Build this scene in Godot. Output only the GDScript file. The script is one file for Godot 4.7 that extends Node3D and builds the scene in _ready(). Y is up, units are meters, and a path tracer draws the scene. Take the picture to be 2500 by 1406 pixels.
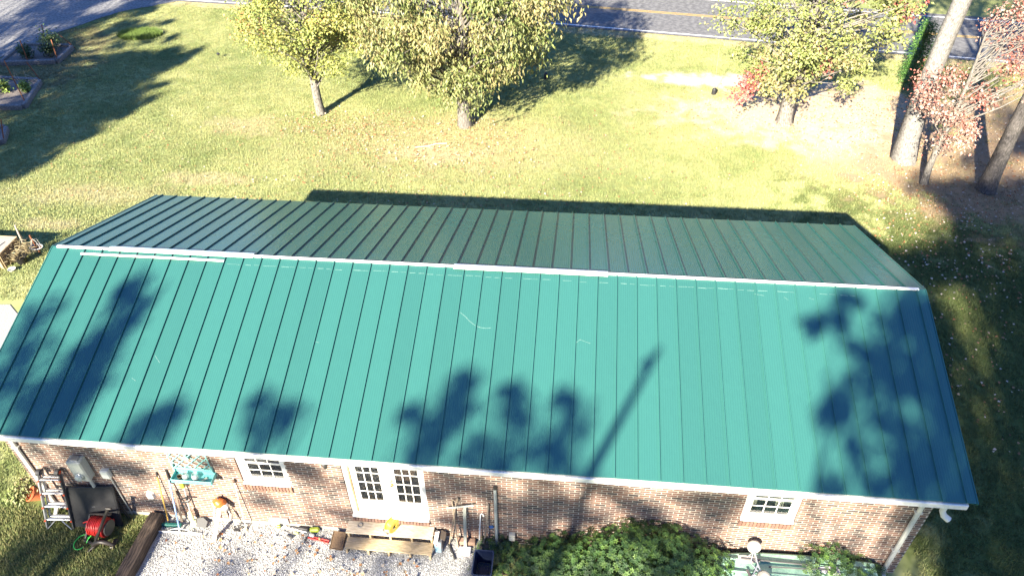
extends Node3D
# Brick ranch house with a green standing-seam roof seen from a drone. y up, metres, ground at the back wall is y = 0.

const RZ := 4.166      # eave distance from the ridge
const RY := 4.3        # ridge height
const EY := 2.951      # eave height
const PW := 0.4064     # roof panel width
const WZ := 3.866      # face of the back brick wall
const RX0 := -0.38
const RX1 := 18.46
const WX0 := 0.04
const WX1 := 18.04

var rng := RandomNumberGenerator.new()
var mats := {}

# ---------------------------------------------------------------- mesh builder
class MB:
	var v := PackedVector3Array()
	var n := PackedVector3Array()
	func tri(a: Vector3, b: Vector3, c: Vector3, na: Vector3, nb: Vector3, nc: Vector3) -> void:
		v.append(a); v.append(c); v.append(b)
		n.append(na); n.append(nc); n.append(nb)
	func face(a: Vector3, b: Vector3, c: Vector3) -> void:
		var m := (b - a).cross(c - a).normalized()
		tri(a, b, c, m, m, m)
	func quad(a: Vector3, b: Vector3, c: Vector3, d: Vector3) -> void:
		var m := (c - a).cross(d - b).normalized()
		tri(a, b, c, m, m, m); tri(a, c, d, m, m, m)
	func box(c: Vector3, s: Vector3, b := Basis.IDENTITY) -> MB:
		var h := s * 0.5
		var p := []
		for i in 8:
			p.append(c + b * Vector3(h.x if i & 1 else -h.x, h.y if i & 2 else -h.y, h.z if i & 4 else -h.z))
		quad(p[4], p[5], p[7], p[6]); quad(p[1], p[0], p[2], p[3]); quad(p[5], p[1], p[3], p[7])
		quad(p[0], p[4], p[6], p[2]); quad(p[6], p[7], p[3], p[2]); quad(p[0], p[1], p[5], p[4])
		return self
	func span(a: Vector3, b: Vector3) -> MB:      # axis aligned box between two corners
		return box((a + b) * 0.5, (b - a).abs())
	func bbox(c: Vector3, s: Vector3, e: float, b := Basis.IDENTITY) -> MB:   # box with chamfered edges
		var h := s * 0.5
		e = minf(e, minf(h.x, minf(h.y, h.z)) * 0.9)
		var g := func(x: float, y: float, z: float) -> Vector3: return c + b * Vector3(x, y, z)
		for ax in 3:
			for sg in [-1.0, 1.0]:
				var q := []
				for k in [[-1, -1], [1, -1], [1, 1], [-1, 1]]:
					var w := Vector3.ZERO
					w[ax] = h[ax] * sg
					w[(ax + 1) % 3] = (h[(ax + 1) % 3] - e) * k[0]
					w[(ax + 2) % 3] = (h[(ax + 2) % 3] - e) * k[1]
					q.append(g.call(w.x, w.y, w.z))
				if sg > 0: quad(q[0], q[1], q[2], q[3])
				else: quad(q[3], q[2], q[1], q[0])
		for ax in 3:
			var a1 := (ax + 1) % 3
			var a2 := (ax + 2) % 3
			for s1 in [-1.0, 1.0]:
				for s2 in [-1.0, 1.0]:
					var q2 := []
					for t in [[-1.0, 0], [1.0, 0], [1.0, 1], [-1.0, 1]]:
						var w2 := Vector3.ZERO
						w2[ax] = (h[ax] - e) * t[0]
						w2[a1] = (h[a1] - (e if t[1] == 1 else 0.0)) * s1
						w2[a2] = (h[a2] - (0.0 if t[1] == 1 else e)) * s2
						q2.append(g.call(w2.x, w2.y, w2.z))
					if s1 * s2 > 0: quad(q2[0], q2[1], q2[2], q2[3])
					else: quad(q2[3], q2[2], q2[1], q2[0])
		for sx in [-1.0, 1.0]:
			for sy in [-1.0, 1.0]:
				for sz in [-1.0, 1.0]:
					var p1: Vector3 = g.call(h.x * sx, (h.y - e) * sy, (h.z - e) * sz)
					var p2: Vector3 = g.call((h.x - e) * sx, h.y * sy, (h.z - e) * sz)
					var p3: Vector3 = g.call((h.x - e) * sx, (h.y - e) * sy, h.z * sz)
					if sx * sy * sz > 0: face(p1, p2, p3)
					else: face(p1, p3, p2)
		return self
	func tube(pts: Array, rad: Array, sides := 8, cap := true) -> MB:
		var rings := []
		var up := Vector3.UP
		var t0: Vector3 = (pts[1] - pts[0]).normalized()
		if absf(t0.dot(up)) > 0.9: up = Vector3.RIGHT
		var u := t0.cross(up).normalized()
		for i in pts.size():
			var t: Vector3
			if i == 0: t = t0
			elif i == pts.size() - 1: t = (pts[i] - pts[i - 1]).normalized()
			else: t = (pts[i + 1] - pts[i - 1]).normalized()
			u = (u - t * u.dot(t)).normalized()
			var w := t.cross(u)
			var r: float = rad[mini(i, rad.size() - 1)]
			var ring := []
			for k in sides:
				var a := TAU * k / sides
				var d: Vector3 = u * cos(a) + w * sin(a)
				ring.append([pts[i] + d * r, d])
			rings.append(ring)
		for i in pts.size() - 1:
			for k in sides:
				var a = rings[i][k]
				var b = rings[i][(k + 1) % sides]
				var c = rings[i + 1][(k + 1) % sides]
				var d = rings[i + 1][k]
				tri(a[0], b[0], c[0], a[1], b[1], c[1]); tri(a[0], c[0], d[0], a[1], c[1], d[1])
		if cap:
			for e in 2:
				var ring2: Array = rings[0] if e == 0 else rings[-1]
				var cc: Vector3 = pts[0] if e == 0 else pts[-1]
				for k in sides:
					if e == 0: face(cc, ring2[(k + 1) % sides][0], ring2[k][0])
					else: face(cc, ring2[k][0], ring2[(k + 1) % sides][0])
		return self
	func lathe(prof: Array, seg: int, xf: Transform3D) -> MB:   # prof: [[radius, height], ...] upwards
		for i in prof.size() - 1:
			var a: Array = prof[i]
			var b: Array = prof[i + 1]
			var dn := Vector2(b[1] - a[1], a[0] - b[0]).normalized()
			for k in seg:
				var t0 := TAU * k / seg
				var t1 := TAU * (k + 1) / seg
				var c0 := Vector3(cos(t0), 0, -sin(t0))
				var c1 := Vector3(cos(t1), 0, -sin(t1))
				var n0: Vector3 = xf.basis * (c0 * dn.x + Vector3.UP * dn.y)
				var n1: Vector3 = xf.basis * (c1 * dn.x + Vector3.UP * dn.y)
				var p0: Vector3 = xf * (c0 * a[0] + Vector3.UP * a[1])
				var p1: Vector3 = xf * (c1 * a[0] + Vector3.UP * a[1])
				var p2: Vector3 = xf * (c1 * b[0] + Vector3.UP * b[1])
				var p3: Vector3 = xf * (c0 * b[0] + Vector3.UP * b[1])
				if a[0] > 1e-5: tri(p0, p1, p2, n0, n1, n1)
				if b[0] > 1e-5: tri(p0, p2, p3, n0, n1, n0)
		return self
	func prism(poly: PackedVector2Array, d0: float, d1: float, xf := Transform3D.IDENTITY) -> MB:  # ccw polygon in xy, extruded along z
		var t := Geometry2D.triangulate_polygon(poly)
		for i in range(0, t.size(), 3):
			var a := poly[t[i]]
			var b := poly[t[i + 1]]
			var c := poly[t[i + 2]]
			if (b - a).cross(c - a) < 0:
				var s := b
				b = c; c = s
			face(xf * Vector3(a.x, a.y, d1), xf * Vector3(b.x, b.y, d1), xf * Vector3(c.x, c.y, d1))
			face(xf * Vector3(a.x, a.y, d0), xf * Vector3(c.x, c.y, d0), xf * Vector3(b.x, b.y, d0))
		for i in poly.size():
			var a2 := poly[i]
			var b2 := poly[(i + 1) % poly.size()]
			quad(xf * Vector3(a2.x, a2.y, d0), xf * Vector3(b2.x, b2.y, d0), xf * Vector3(b2.x, b2.y, d1), xf * Vector3(a2.x, a2.y, d1))
		return self
	func mesh(o := Vector3.ZERO) -> ArrayMesh:
		var vv := v
		if o != Vector3.ZERO:
			vv = PackedVector3Array()
			vv.resize(v.size())
			for i in v.size(): vv[i] = v[i] - o
		var arr := []
		arr.resize(Mesh.ARRAY_MAX)
		arr[Mesh.ARRAY_VERTEX] = vv
		arr[Mesh.ARRAY_NORMAL] = n
		var m := ArrayMesh.new()
		m.add_surface_from_arrays(Mesh.PRIMITIVE_TRIANGLES, arr)
		return m

# ---------------------------------------------------------------- small helpers
func lin(r: float, g: float, b: float) -> Color:
	return Color(r, g, b).linear_to_srgb()

func mat(r: float, g: float, b: float, rough := 0.8, metal := 0.0) -> StandardMaterial3D:
	var key := "%.3f %.3f %.3f %.2f %.2f" % [r, g, b, rough, metal]
	if mats.has(key): return mats[key]
	var m := StandardMaterial3D.new()
	m.albedo_color = lin(r, g, b)
	m.roughness = rough
	m.metallic = metal
	mats[key] = m
	return m

# material whose colour is broken up by a world-space noise between two linear colours
func noisy(a: Color, b: Color, freq: float, rough := 0.85, sd := 1, stretch := Vector3.ONE, bump := 0.0) -> StandardMaterial3D:
	var key := "n %s %s %.2f %.2f %d %s %.1f" % [a, b, freq, rough, sd, stretch, bump]
	if mats.has(key): return mats[key]
	var px := 256 if bump > 0 else 128
	var f := FastNoiseLite.new()
	f.seed = sd
	f.noise_type = FastNoiseLite.TYPE_SIMPLEX_SMOOTH
	f.frequency = 9.0 / px
	f.fractal_octaves = 5
	f.fractal_gain = 0.6
	var g := f.get_seamless_image(px, px)
	var data := g.get_data()
	var out := PackedByteArray()
	out.resize(px * px * 3)
	var sa := a.linear_to_srgb()
	var sb := b.linear_to_srgb()
	var tab := PackedByteArray()
	tab.resize(768)
	for i in 256:
		var t := clampf((i / 255.0 - 0.5) * 1.8 + 0.5, 0, 1)
		tab[i * 3] = int(255 * lerpf(sa.r, sb.r, t))
		tab[i * 3 + 1] = int(255 * lerpf(sa.g, sb.g, t))
		tab[i * 3 + 2] = int(255 * lerpf(sa.b, sb.b, t))
	for i in px * px:
		var d := data[i] * 3
		out[i * 3] = tab[d]
		out[i * 3 + 1] = tab[d + 1]
		out[i * 3 + 2] = tab[d + 2]
	var im := Image.create_from_data(px, px, false, Image.FORMAT_RGB8, out)
	var m := StandardMaterial3D.new()
	m.albedo_texture = ImageTexture.create_from_image(im)
	m.uv1_triplanar = true
	m.uv1_world_triplanar = true
	m.uv1_scale = stretch * freq
	m.roughness = rough
	if bump > 0:
		g.convert(Image.FORMAT_RGBA8)
		g.bump_map_to_normal_map(bump)
		m.normal_enabled = true
		m.normal_texture = ImageTexture.create_from_image(g)
	mats[key] = m
	return m

func thing(called: String, label: String, category: String, at := Vector3.ZERO, group := "") -> Node3D:
	var o := Node3D.new()
	o.name = called
	add_child(o, true)
	o.position = at
	o.set_meta("label", label)
	o.set_meta("category", category)
	if group: o.set_meta("group", group)
	return o

func part(parent: Node, called: String, mb: Variant, m: Material) -> MeshInstance3D:
	var o := MeshInstance3D.new()
	o.name = called
	var org := Vector3.ZERO
	var p := parent
	while p != self and p is Node3D:
		org += (p as Node3D).position
		p = p.get_parent()
	o.mesh = mb.mesh(org) if mb is MB else mb
	o.material_override = m
	parent.add_child(o, true)
	return o

func solo(called: String, mb: MB, m: Material, label: String, category: String, at := Vector3.ZERO, group := "") -> MeshInstance3D:
	var o := MeshInstance3D.new()
	o.name = called
	o.mesh = mb.mesh(at)
	o.material_override = m
	o.position = at
	add_child(o, true)
	o.set_meta("label", label)
	o.set_meta("category", category)
	if group: o.set_meta("group", group)
	return o

func structure(called: String, mb: MB, m: Material) -> MeshInstance3D:
	var o := MeshInstance3D.new()
	o.name = called
	o.mesh = mb.mesh()
	o.material_override = m
	add_child(o, true)
	o.set_meta("kind", "structure")
	return o

func multi(parent: Node, called: String, mesh: Mesh, m: Material, xs: Array, cols: Array) -> MultiMeshInstance3D:
	var mm := MultiMesh.new()
	mm.transform_format = MultiMesh.TRANSFORM_3D
	mm.use_colors = true
	mm.mesh = mesh
	mm.instance_count = xs.size()
	for i in xs.size():
		mm.set_instance_transform(i, xs[i])
		mm.set_instance_color(i, cols[i])
	var o := MultiMeshInstance3D.new()
	o.name = called
	o.multimesh = mm
	o.material_override = m
	parent.add_child(o, true)
	return o

# many small faces joined into one real mesh with vertex colours
func baked(parent: Node, called: String, proto: ArrayMesh, m: Material, xs: Array, cols: Array) -> MeshInstance3D:
	var a := proto.surface_get_arrays(0)
	var pv: PackedVector3Array = a[Mesh.ARRAY_VERTEX]
	var pn: PackedVector3Array = a[Mesh.ARRAY_NORMAL]
	var k := pv.size()
	var v := PackedVector3Array()
	var n := PackedVector3Array()
	var c := PackedColorArray()
	v.resize(k * xs.size()); n.resize(k * xs.size()); c.resize(k * xs.size())
	var at := 0
	for i in xs.size():
		var t: Transform3D = xs[i]
		var b := t.basis.orthonormalized()
		var col: Color = cols[i]
		for j in k:
			v[at] = t * pv[j]
			n[at] = b * pn[j]
			c[at] = col
			at += 1
	var arr := []
	arr.resize(Mesh.ARRAY_MAX)
	arr[Mesh.ARRAY_VERTEX] = v
	arr[Mesh.ARRAY_NORMAL] = n
	arr[Mesh.ARRAY_COLOR] = c
	var me := ArrayMesh.new()
	me.add_surface_from_arrays(Mesh.PRIMITIVE_TRIANGLES, arr)
	return part(parent, called, me, m)

func gh(x: float, z: float) -> float:      # ground height
	var d := clampf(-4.0 - z, 0.0, 19.0)
	return -0.05 * d - 0.02 * maxf(0.0, 10.0 - x) * smoothstep(4.0, 10.0, -z)

func V(x: float, y: float, z: float) -> Vector3:
	return Vector3(x, y, z)

func rnd(a: float, b: float) -> float:
	return rng.randf_range(a, b)

# ---------------------------------------------------------------- main
func _ready() -> void:
	rng.seed = 20
	setup_view()
	make_ground()
	make_road()
	make_house()
	make_roof_loose()
	make_wall_items()
	make_tools_left()
	make_steps()
	make_tools_right()
	make_boat()
	make_left_yard()
	make_yard_trees()
	make_far_trees()
	make_shade_trees()
	make_shrubs()
	make_grass()
	make_litter()

func setup_view() -> void:
	var cam := Camera3D.new()
	cam.name = "camera"
	cam.position = V(11.205, 14.205, 12.271)
	cam.rotation_degrees = V(-40.231, 5.794, -0.781)
	cam.fov = 42.45
	cam.far = 900.0
	cam.current = true
	add_child(cam)
	var sm := ProceduralSkyMaterial.new()
	sm.sky_top_color = Color(0.27, 0.44, 0.74)
	sm.sky_horizon_color = Color(0.80, 0.87, 0.95)
	sm.sky_curve = 0.12
	sm.ground_bottom_color = Color(0.16, 0.17, 0.12)
	sm.ground_horizon_color = Color(0.40, 0.48, 0.50)
	sm.sun_angle_max = 12.0
	sm.sky_energy_multiplier = 0.70
	var sky := Sky.new()
	sky.sky_material = sm
	var env := Environment.new()
	env.background_mode = Environment.BG_SKY
	env.sky = sky
	env.tonemap_mode = Environment.TONE_MAPPER_LINEAR
	env.tonemap_exposure = 4.8
	env.sdfgi_enabled = true
	env.ssao_enabled = true
	env.ssil_enabled = true
	var we := WorldEnvironment.new()
	we.name = "world_environment"
	we.environment = env
	add_child(we)
	var sun := DirectionalLight3D.new()
	sun.name = "sun"
	sun.light_color = Color(1.0, 0.955, 0.87)
	sun.light_energy = 1.6
	sun.light_angular_distance = 0.7
	sun.shadow_enabled = true
	add_child(sun)
	sun.look_at_from_position(V(-6.2, 10, 17.0), Vector3.ZERO, Vector3.UP)

# ---------------------------------------------------------------- ground
const GX0 := -30.0
const GX1 := 40.0
const GZ0 := -38.0
const GZ1 := 10.0
const GW := 1000
const GH := 686
var gdata := PackedByteArray()      # rgb of the ground in sRGB
var gdens := PackedByteArray()      # how much grass grows, 0 to 255

func gpatch(cx: float, cz: float, rx: float, rz: float, col: Color, strength: float, bare: float, nd: PackedByteArray, soft := 0.35) -> void:
	var s := col.linear_to_srgb()
	var i0 := clampi(int((cx - rx * 1.6 - GX0) / (GX1 - GX0) * GW), 0, GW - 1)
	var i1 := clampi(int((cx + rx * 1.6 - GX0) / (GX1 - GX0) * GW), 0, GW - 1)
	var j0 := clampi(int((cz - rz * 1.6 - GZ0) / (GZ1 - GZ0) * GH), 0, GH - 1)
	var j1 := clampi(int((cz + rz * 1.6 - GZ0) / (GZ1 - GZ0) * GH), 0, GH - 1)
	for j in range(j0, j1 + 1):
		var z := GZ0 + (GZ1 - GZ0) * j / GH
		for i in range(i0, i1 + 1):
			var x := GX0 + (GX1 - GX0) * i / GW
			var k := j * GW + i
			var d := sqrt(((x - cx) / rx) ** 2 + ((z - cz) / rz) ** 2) + (nd[k] / 255.0 - 0.5) * 1.5
			var w := (1.0 - smoothstep(1.0 - soft, 1.0 + soft, d)) * strength
			if w <= 0.002: continue
			w *= 0.75 + 0.5 * nd[(k * 7 + 13) % nd.size()] / 255.0
			w = minf(w, 1.0)
			gdata[k * 3] = int(lerpf(gdata[k * 3], s.r * 255, w))
			gdata[k * 3 + 1] = int(lerpf(gdata[k * 3 + 1], s.g * 255, w))
			gdata[k * 3 + 2] = int(lerpf(gdata[k * 3 + 2], s.b * 255, w))
			gdens[k] = int(gdens[k] * (1.0 - w * bare))

func make_ground() -> void:
	var f := FastNoiseLite.new()
	f.seed = 5
	f.frequency = 0.012
	f.fractal_octaves = 5
	var big := f.get_image(GW, GH).get_data()
	f.seed = 9
	f.frequency = 0.05
	f.fractal_octaves = 5
	f.fractal_gain = 0.65
	var mid := f.get_image(GW, GH).get_data()
	gdata.resize(GW * GH * 3)
	gdens.resize(GW * GH)
	gdens.fill(255)
	var green := Color(0.180, 0.218, 0.078).linear_to_srgb()
	var straw := Color(0.318, 0.328, 0.148).linear_to_srgb()
	for k in GW * GH:
		var t := clampf((big[k] / 255.0 - 0.5) * 0.9 + (mid[k] / 255.0 - 0.5) * 0.9 + 0.58, 0.0, 1.0)
		gdata[k * 3] = int(255 * lerpf(green.r, straw.r, t))
		gdata[k * 3 + 1] = int(255 * lerpf(green.g, straw.g, t))
		gdata[k * 3 + 2] = int(255 * lerpf(green.b, straw.b, t))
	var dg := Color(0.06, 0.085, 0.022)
	var tan_c := Color(0.40, 0.335, 0.205)
	var sand := Color(0.52, 0.43, 0.325)
	var brown := Color(0.34, 0.245, 0.16)
	gpatch(22.5, 0.0, 4.2, 11.0, dg, 0.75, 0.0, mid)                # darker green lawn right of the house
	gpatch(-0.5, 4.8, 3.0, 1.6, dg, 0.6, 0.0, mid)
	gpatch(6.0, -13.8, 5.2, 2.4, tan_c, 0.5, 0.4, mid, 0.7)            # leaf litter under the two near trees
	gpatch(5.8, -12.9, 1.8, 0.8, sand, 0.35, 0.5, mid, 0.7)
	gpatch(-2.9, -15.2, 1.6, 0.8, tan_c, 0.6, 0.5, mid, 0.7)
	gpatch(-6.5, -9.2, 2.6, 0.7, tan_c, 0.55, 0.4, mid, 0.7)
	gpatch(-3.0, -10.6, 1.6, 0.5, tan_c, 0.6, 0.4, mid)
	gpatch(-6.6, -6.9, 1.2, 0.4, tan_c, 0.6, 0.4, mid)
	gpatch(17.6, -21.2, 3.4, 0.75, sand, 1.0, 1.0, mid)             # sandy strip
	gpatch(20.0, -17.4, 4.8, 2.3, sand, 0.85, 0.85, mid, 0.6)             # bare ground round the third tree
	gpatch(22.8, -18.4, 4.0, 2.8, Color(0.50, 0.385, 0.27), 0.9, 0.9, mid)
	gpatch(22.4, -13.6, 2.6, 1.6, Color(0.48, 0.40, 0.27), 0.6, 0.6, mid, 0.7)
	gpatch(22.2, -15.4, 3.0, 1.6, sand, 0.85, 0.85, mid, 0.6)
	gpatch(26.0, -12.8, 4.2, 3.6, brown, 0.85, 0.85, mid)           # leaf litter under the woodland edge
	gpatch(29.5, -16.5, 4.0, 4.5, brown, 0.9, 0.9, mid)
	gpatch(-17.0, -21.0, 3.0, 6.0, Color(0.17, 0.14, 0.075), 0.7, 0.5, mid)
	for k in 26:      # thin strip of dry verge along the road
		var x := -16.0 + k * 2.0
		gpatch(x, -27.0 + (x - 10.7) * 0.165 - 0.2, 1.6, 0.35, tan_c, 0.7, 0.5, mid)
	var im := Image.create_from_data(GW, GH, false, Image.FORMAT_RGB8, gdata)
	var fine := FastNoiseLite.new()
	fine.frequency = 0.12
	fine.fractal_octaves = 4
	var nm := fine.get_seamless_image(256, 256)
	nm.convert(Image.FORMAT_RGBA8)
	nm.bump_map_to_normal_map(6.0)
	var m := StandardMaterial3D.new()
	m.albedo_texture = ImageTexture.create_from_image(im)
	m.texture_repeat = false
	m.roughness = 0.95
	m.metallic_specular = 0.2
	# one sheet to the horizon; fine cells where the camera looks
	var xs := []
	var zs := []
	for a in [-420.0, -200.0, -100.0, -60.0, -45.0, -36.0]: xs.append(a)
	var x0 := -30.0
	while x0 <= 42.0: xs.append(x0); x0 += 0.75
	for a in [48.0, 60.0, 80.0, 120.0, 220.0, 420.0]: xs.append(a)
	for a in [-420.0, -220.0, -130.0, -80.0, -55.0, -44.0]: zs.append(a)
	var z0 := -38.0
	while z0 <= 12.0: zs.append(z0); z0 += 0.5
	for a in [20.0, 35.0, 60.0, 120.0, 250.0, 420.0]: zs.append(a)
	var vv := PackedVector3Array()
	var nn := PackedVector3Array()
	var uu := PackedVector2Array()
	var ii := PackedInt32Array()
	for z in zs:
		for x in xs:
			vv.append(V(x, gh(x, z), z))
			nn.append(V(-(gh(x + 0.2, z) - gh(x - 0.2, z)) / 0.4, 1, -(gh(x, z + 0.2) - gh(x, z - 0.2)) / 0.4).normalized())
			uu.append(Vector2((x - GX0) / (GX1 - GX0), (z - GZ0) / (GZ1 - GZ0)))
	var w := xs.size()
	for j in zs.size() - 1:
		for i in w - 1:
			var a := j * w + i
			ii.append_array([a, a + 1, a + w, a + 1, a + w + 1, a + w])
	var arr := []
	arr.resize(Mesh.ARRAY_MAX)
	arr[Mesh.ARRAY_VERTEX] = vv
	arr[Mesh.ARRAY_NORMAL] = nn
	arr[Mesh.ARRAY_TEX_UV] = uu
	arr[Mesh.ARRAY_INDEX] = ii
	var me := ArrayMesh.new()
	me.add_surface_from_arrays(Mesh.PRIMITIVE_TRIANGLES, arr)
	var o := MeshInstance3D.new()
	o.name = "ground"
	o.mesh = me
	o.material_override = m
	o.set_meta("kind", "structure")
	add_child(o)
	# gravel pad by the back door: a sheet with loose stones on it
	var bed := MB.new()
	sheet_poly(bed, [[2.62, 3.86], [10.0, 3.86], [9.7, 4.5], [9.45, 5.2], [9.6, 7.5], [2.3, 7.5], [2.55, 5.4]], 0.012)
	structure("gravel_pad", bed, noisy(Color(0.20, 0.20, 0.195), Color(0.42, 0.42, 0.40), 4.0, 0.9, 3))
	var drive := MB.new()
	sheet_poly(drive, [[-40, -21.0], [-19.6, -22.0], [-18.4, -26.0], [-16.2, -29.6], [-13.4, -31.4], [-13.5, -31.9], [-40, -36.5]], 0.03, true)
	structure("gravel_driveway", drive, noisy(Color(0.10, 0.10, 0.10), Color(0.24, 0.24, 0.235), 0.6, 0.95, 4))
	var side := MB.new()
	sheet_poly(side, [[-9.0, -2.4], [-5.0, -2.5], [-4.2, -1.9], [-3.9, -0.8], [-4.6, 1.0], [-9.0, 2.6]], 0.02, true)
	structure("gravel_path", side, noisy(Color(0.20, 0.19, 0.175), Color(0.40, 0.385, 0.36), 3.0, 0.95, 6))

func sheet_poly(mb: MB, pts: Array, lift: float, follow := false) -> void:
	var p := PackedVector2Array()
	for i in pts.size():      # subdivide and roughen the outline
		var a := Vector2(pts[i][0], pts[i][1])
		var b := Vector2(pts[(i + 1) % pts.size()][0], pts[(i + 1) % pts.size()][1])
		var n := maxi(1, int(a.distance_to(b) / 0.35))
		for k in n:
			p.append(a.lerp(b, float(k) / n) + Vector2(rnd(-0.06, 0.06), rnd(-0.06, 0.06) if a.y > 4.0 or a.y < 3.8 else 0.0))
	var t := Geometry2D.triangulate_polygon(p)
	for i in range(0, t.size(), 3):
		var q := []
		for k in 3:
			var s := p[t[i + k]]
			q.append(V(s.x, gh(s.x, s.y) + lift, s.y))
		if (q[1] - q[0]).cross(q[2] - q[0]).y > 0: mb.face(q[0], q[1], q[2])
		else: mb.face(q[0], q[2], q[1])

func make_road() -> void:
	# centre line of the near white line: through (-8.92,-30.79), (10.69,-27.80), (27.44,-25.03)
	var road_m := noisy(Color(0.10, 0.10, 0.104), Color(0.165, 0.165, 0.165), 0.35, 0.9, 12)
	var mb := MB.new()
	var white := MB.new()
	var white2 := MB.new()
	var yel := MB.new()
	var yel2 := MB.new()
	var zl := func(x: float) -> float: return -27.80 + (x - 10.69) * 0.1590
	var strip := func(b: MB, o0: float, o1: float, lift: float) -> void:
		var x := -60.0
		while x < 80.0:
			var q := []
			for k in [[0.0, o0], [2.0, o0], [2.0, o1], [0.0, o1]]:
				var xx: float = x + k[0]
				var zz: float = zl.call(xx) - k[1]
				q.append(V(xx, gh(xx, zz) + lift, zz))
			b.quad(q[0], q[1], q[2], q[3])
			x += 2.0
	strip.call(mb, -0.28, 6.1, 0.035)
	strip.call(white, -0.05, 0.06, 0.040)
	strip.call(white2, 5.55, 5.66, 0.040)
	strip.call(yel, 2.78, 2.88, 0.040)
	strip.call(yel2, 2.97, 3.07, 0.040)
	var r := structure("road", mb, road_m)
	var pw := noisy(Color(0.62, 0.62, 0.60), Color(0.80, 0.80, 0.78), 1.3, 0.8, 13)
	var py := noisy(Color(0.36, 0.23, 0.07), Color(0.52, 0.35, 0.11), 1.3, 0.8, 14)
	part(r, "edge_line", white, pw)
	part(r, "edge_line", white2, pw)
	part(r, "centre_line", yel, py)
	part(r, "centre_line", yel2, py)

# ---------------------------------------------------------------- house
var brick_mats := []
var brick_cols := []

func brick_setup() -> void:
	var pal := [[0.175, 0.098, 0.073], [0.145, 0.088, 0.070], [0.205, 0.115, 0.082], [0.110, 0.074, 0.063], [0.068, 0.052, 0.048], [0.135, 0.102, 0.086], [0.235, 0.138, 0.096], [0.165, 0.105, 0.083]]
	for p in pal:
		brick_cols.append(Color(p[0], p[1], p[2]))
		brick_mats.append(noisy(Color(p[0] * 0.72, p[1] * 0.72, p[2] * 0.75), Color(p[0] * 1.25, p[1] * 1.22, p[2] * 1.2), 6.0, 0.9, 40))

func brick_pick() -> int:
	var t := rng.randf()
	if t < 0.26: return 0
	if t < 0.44: return 1
	if t < 0.56: return 2
	if t < 0.70: return 3
	if t < 0.79: return 4
	if t < 0.87: return 5
	if t < 0.92: return 6
	return 7

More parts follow.
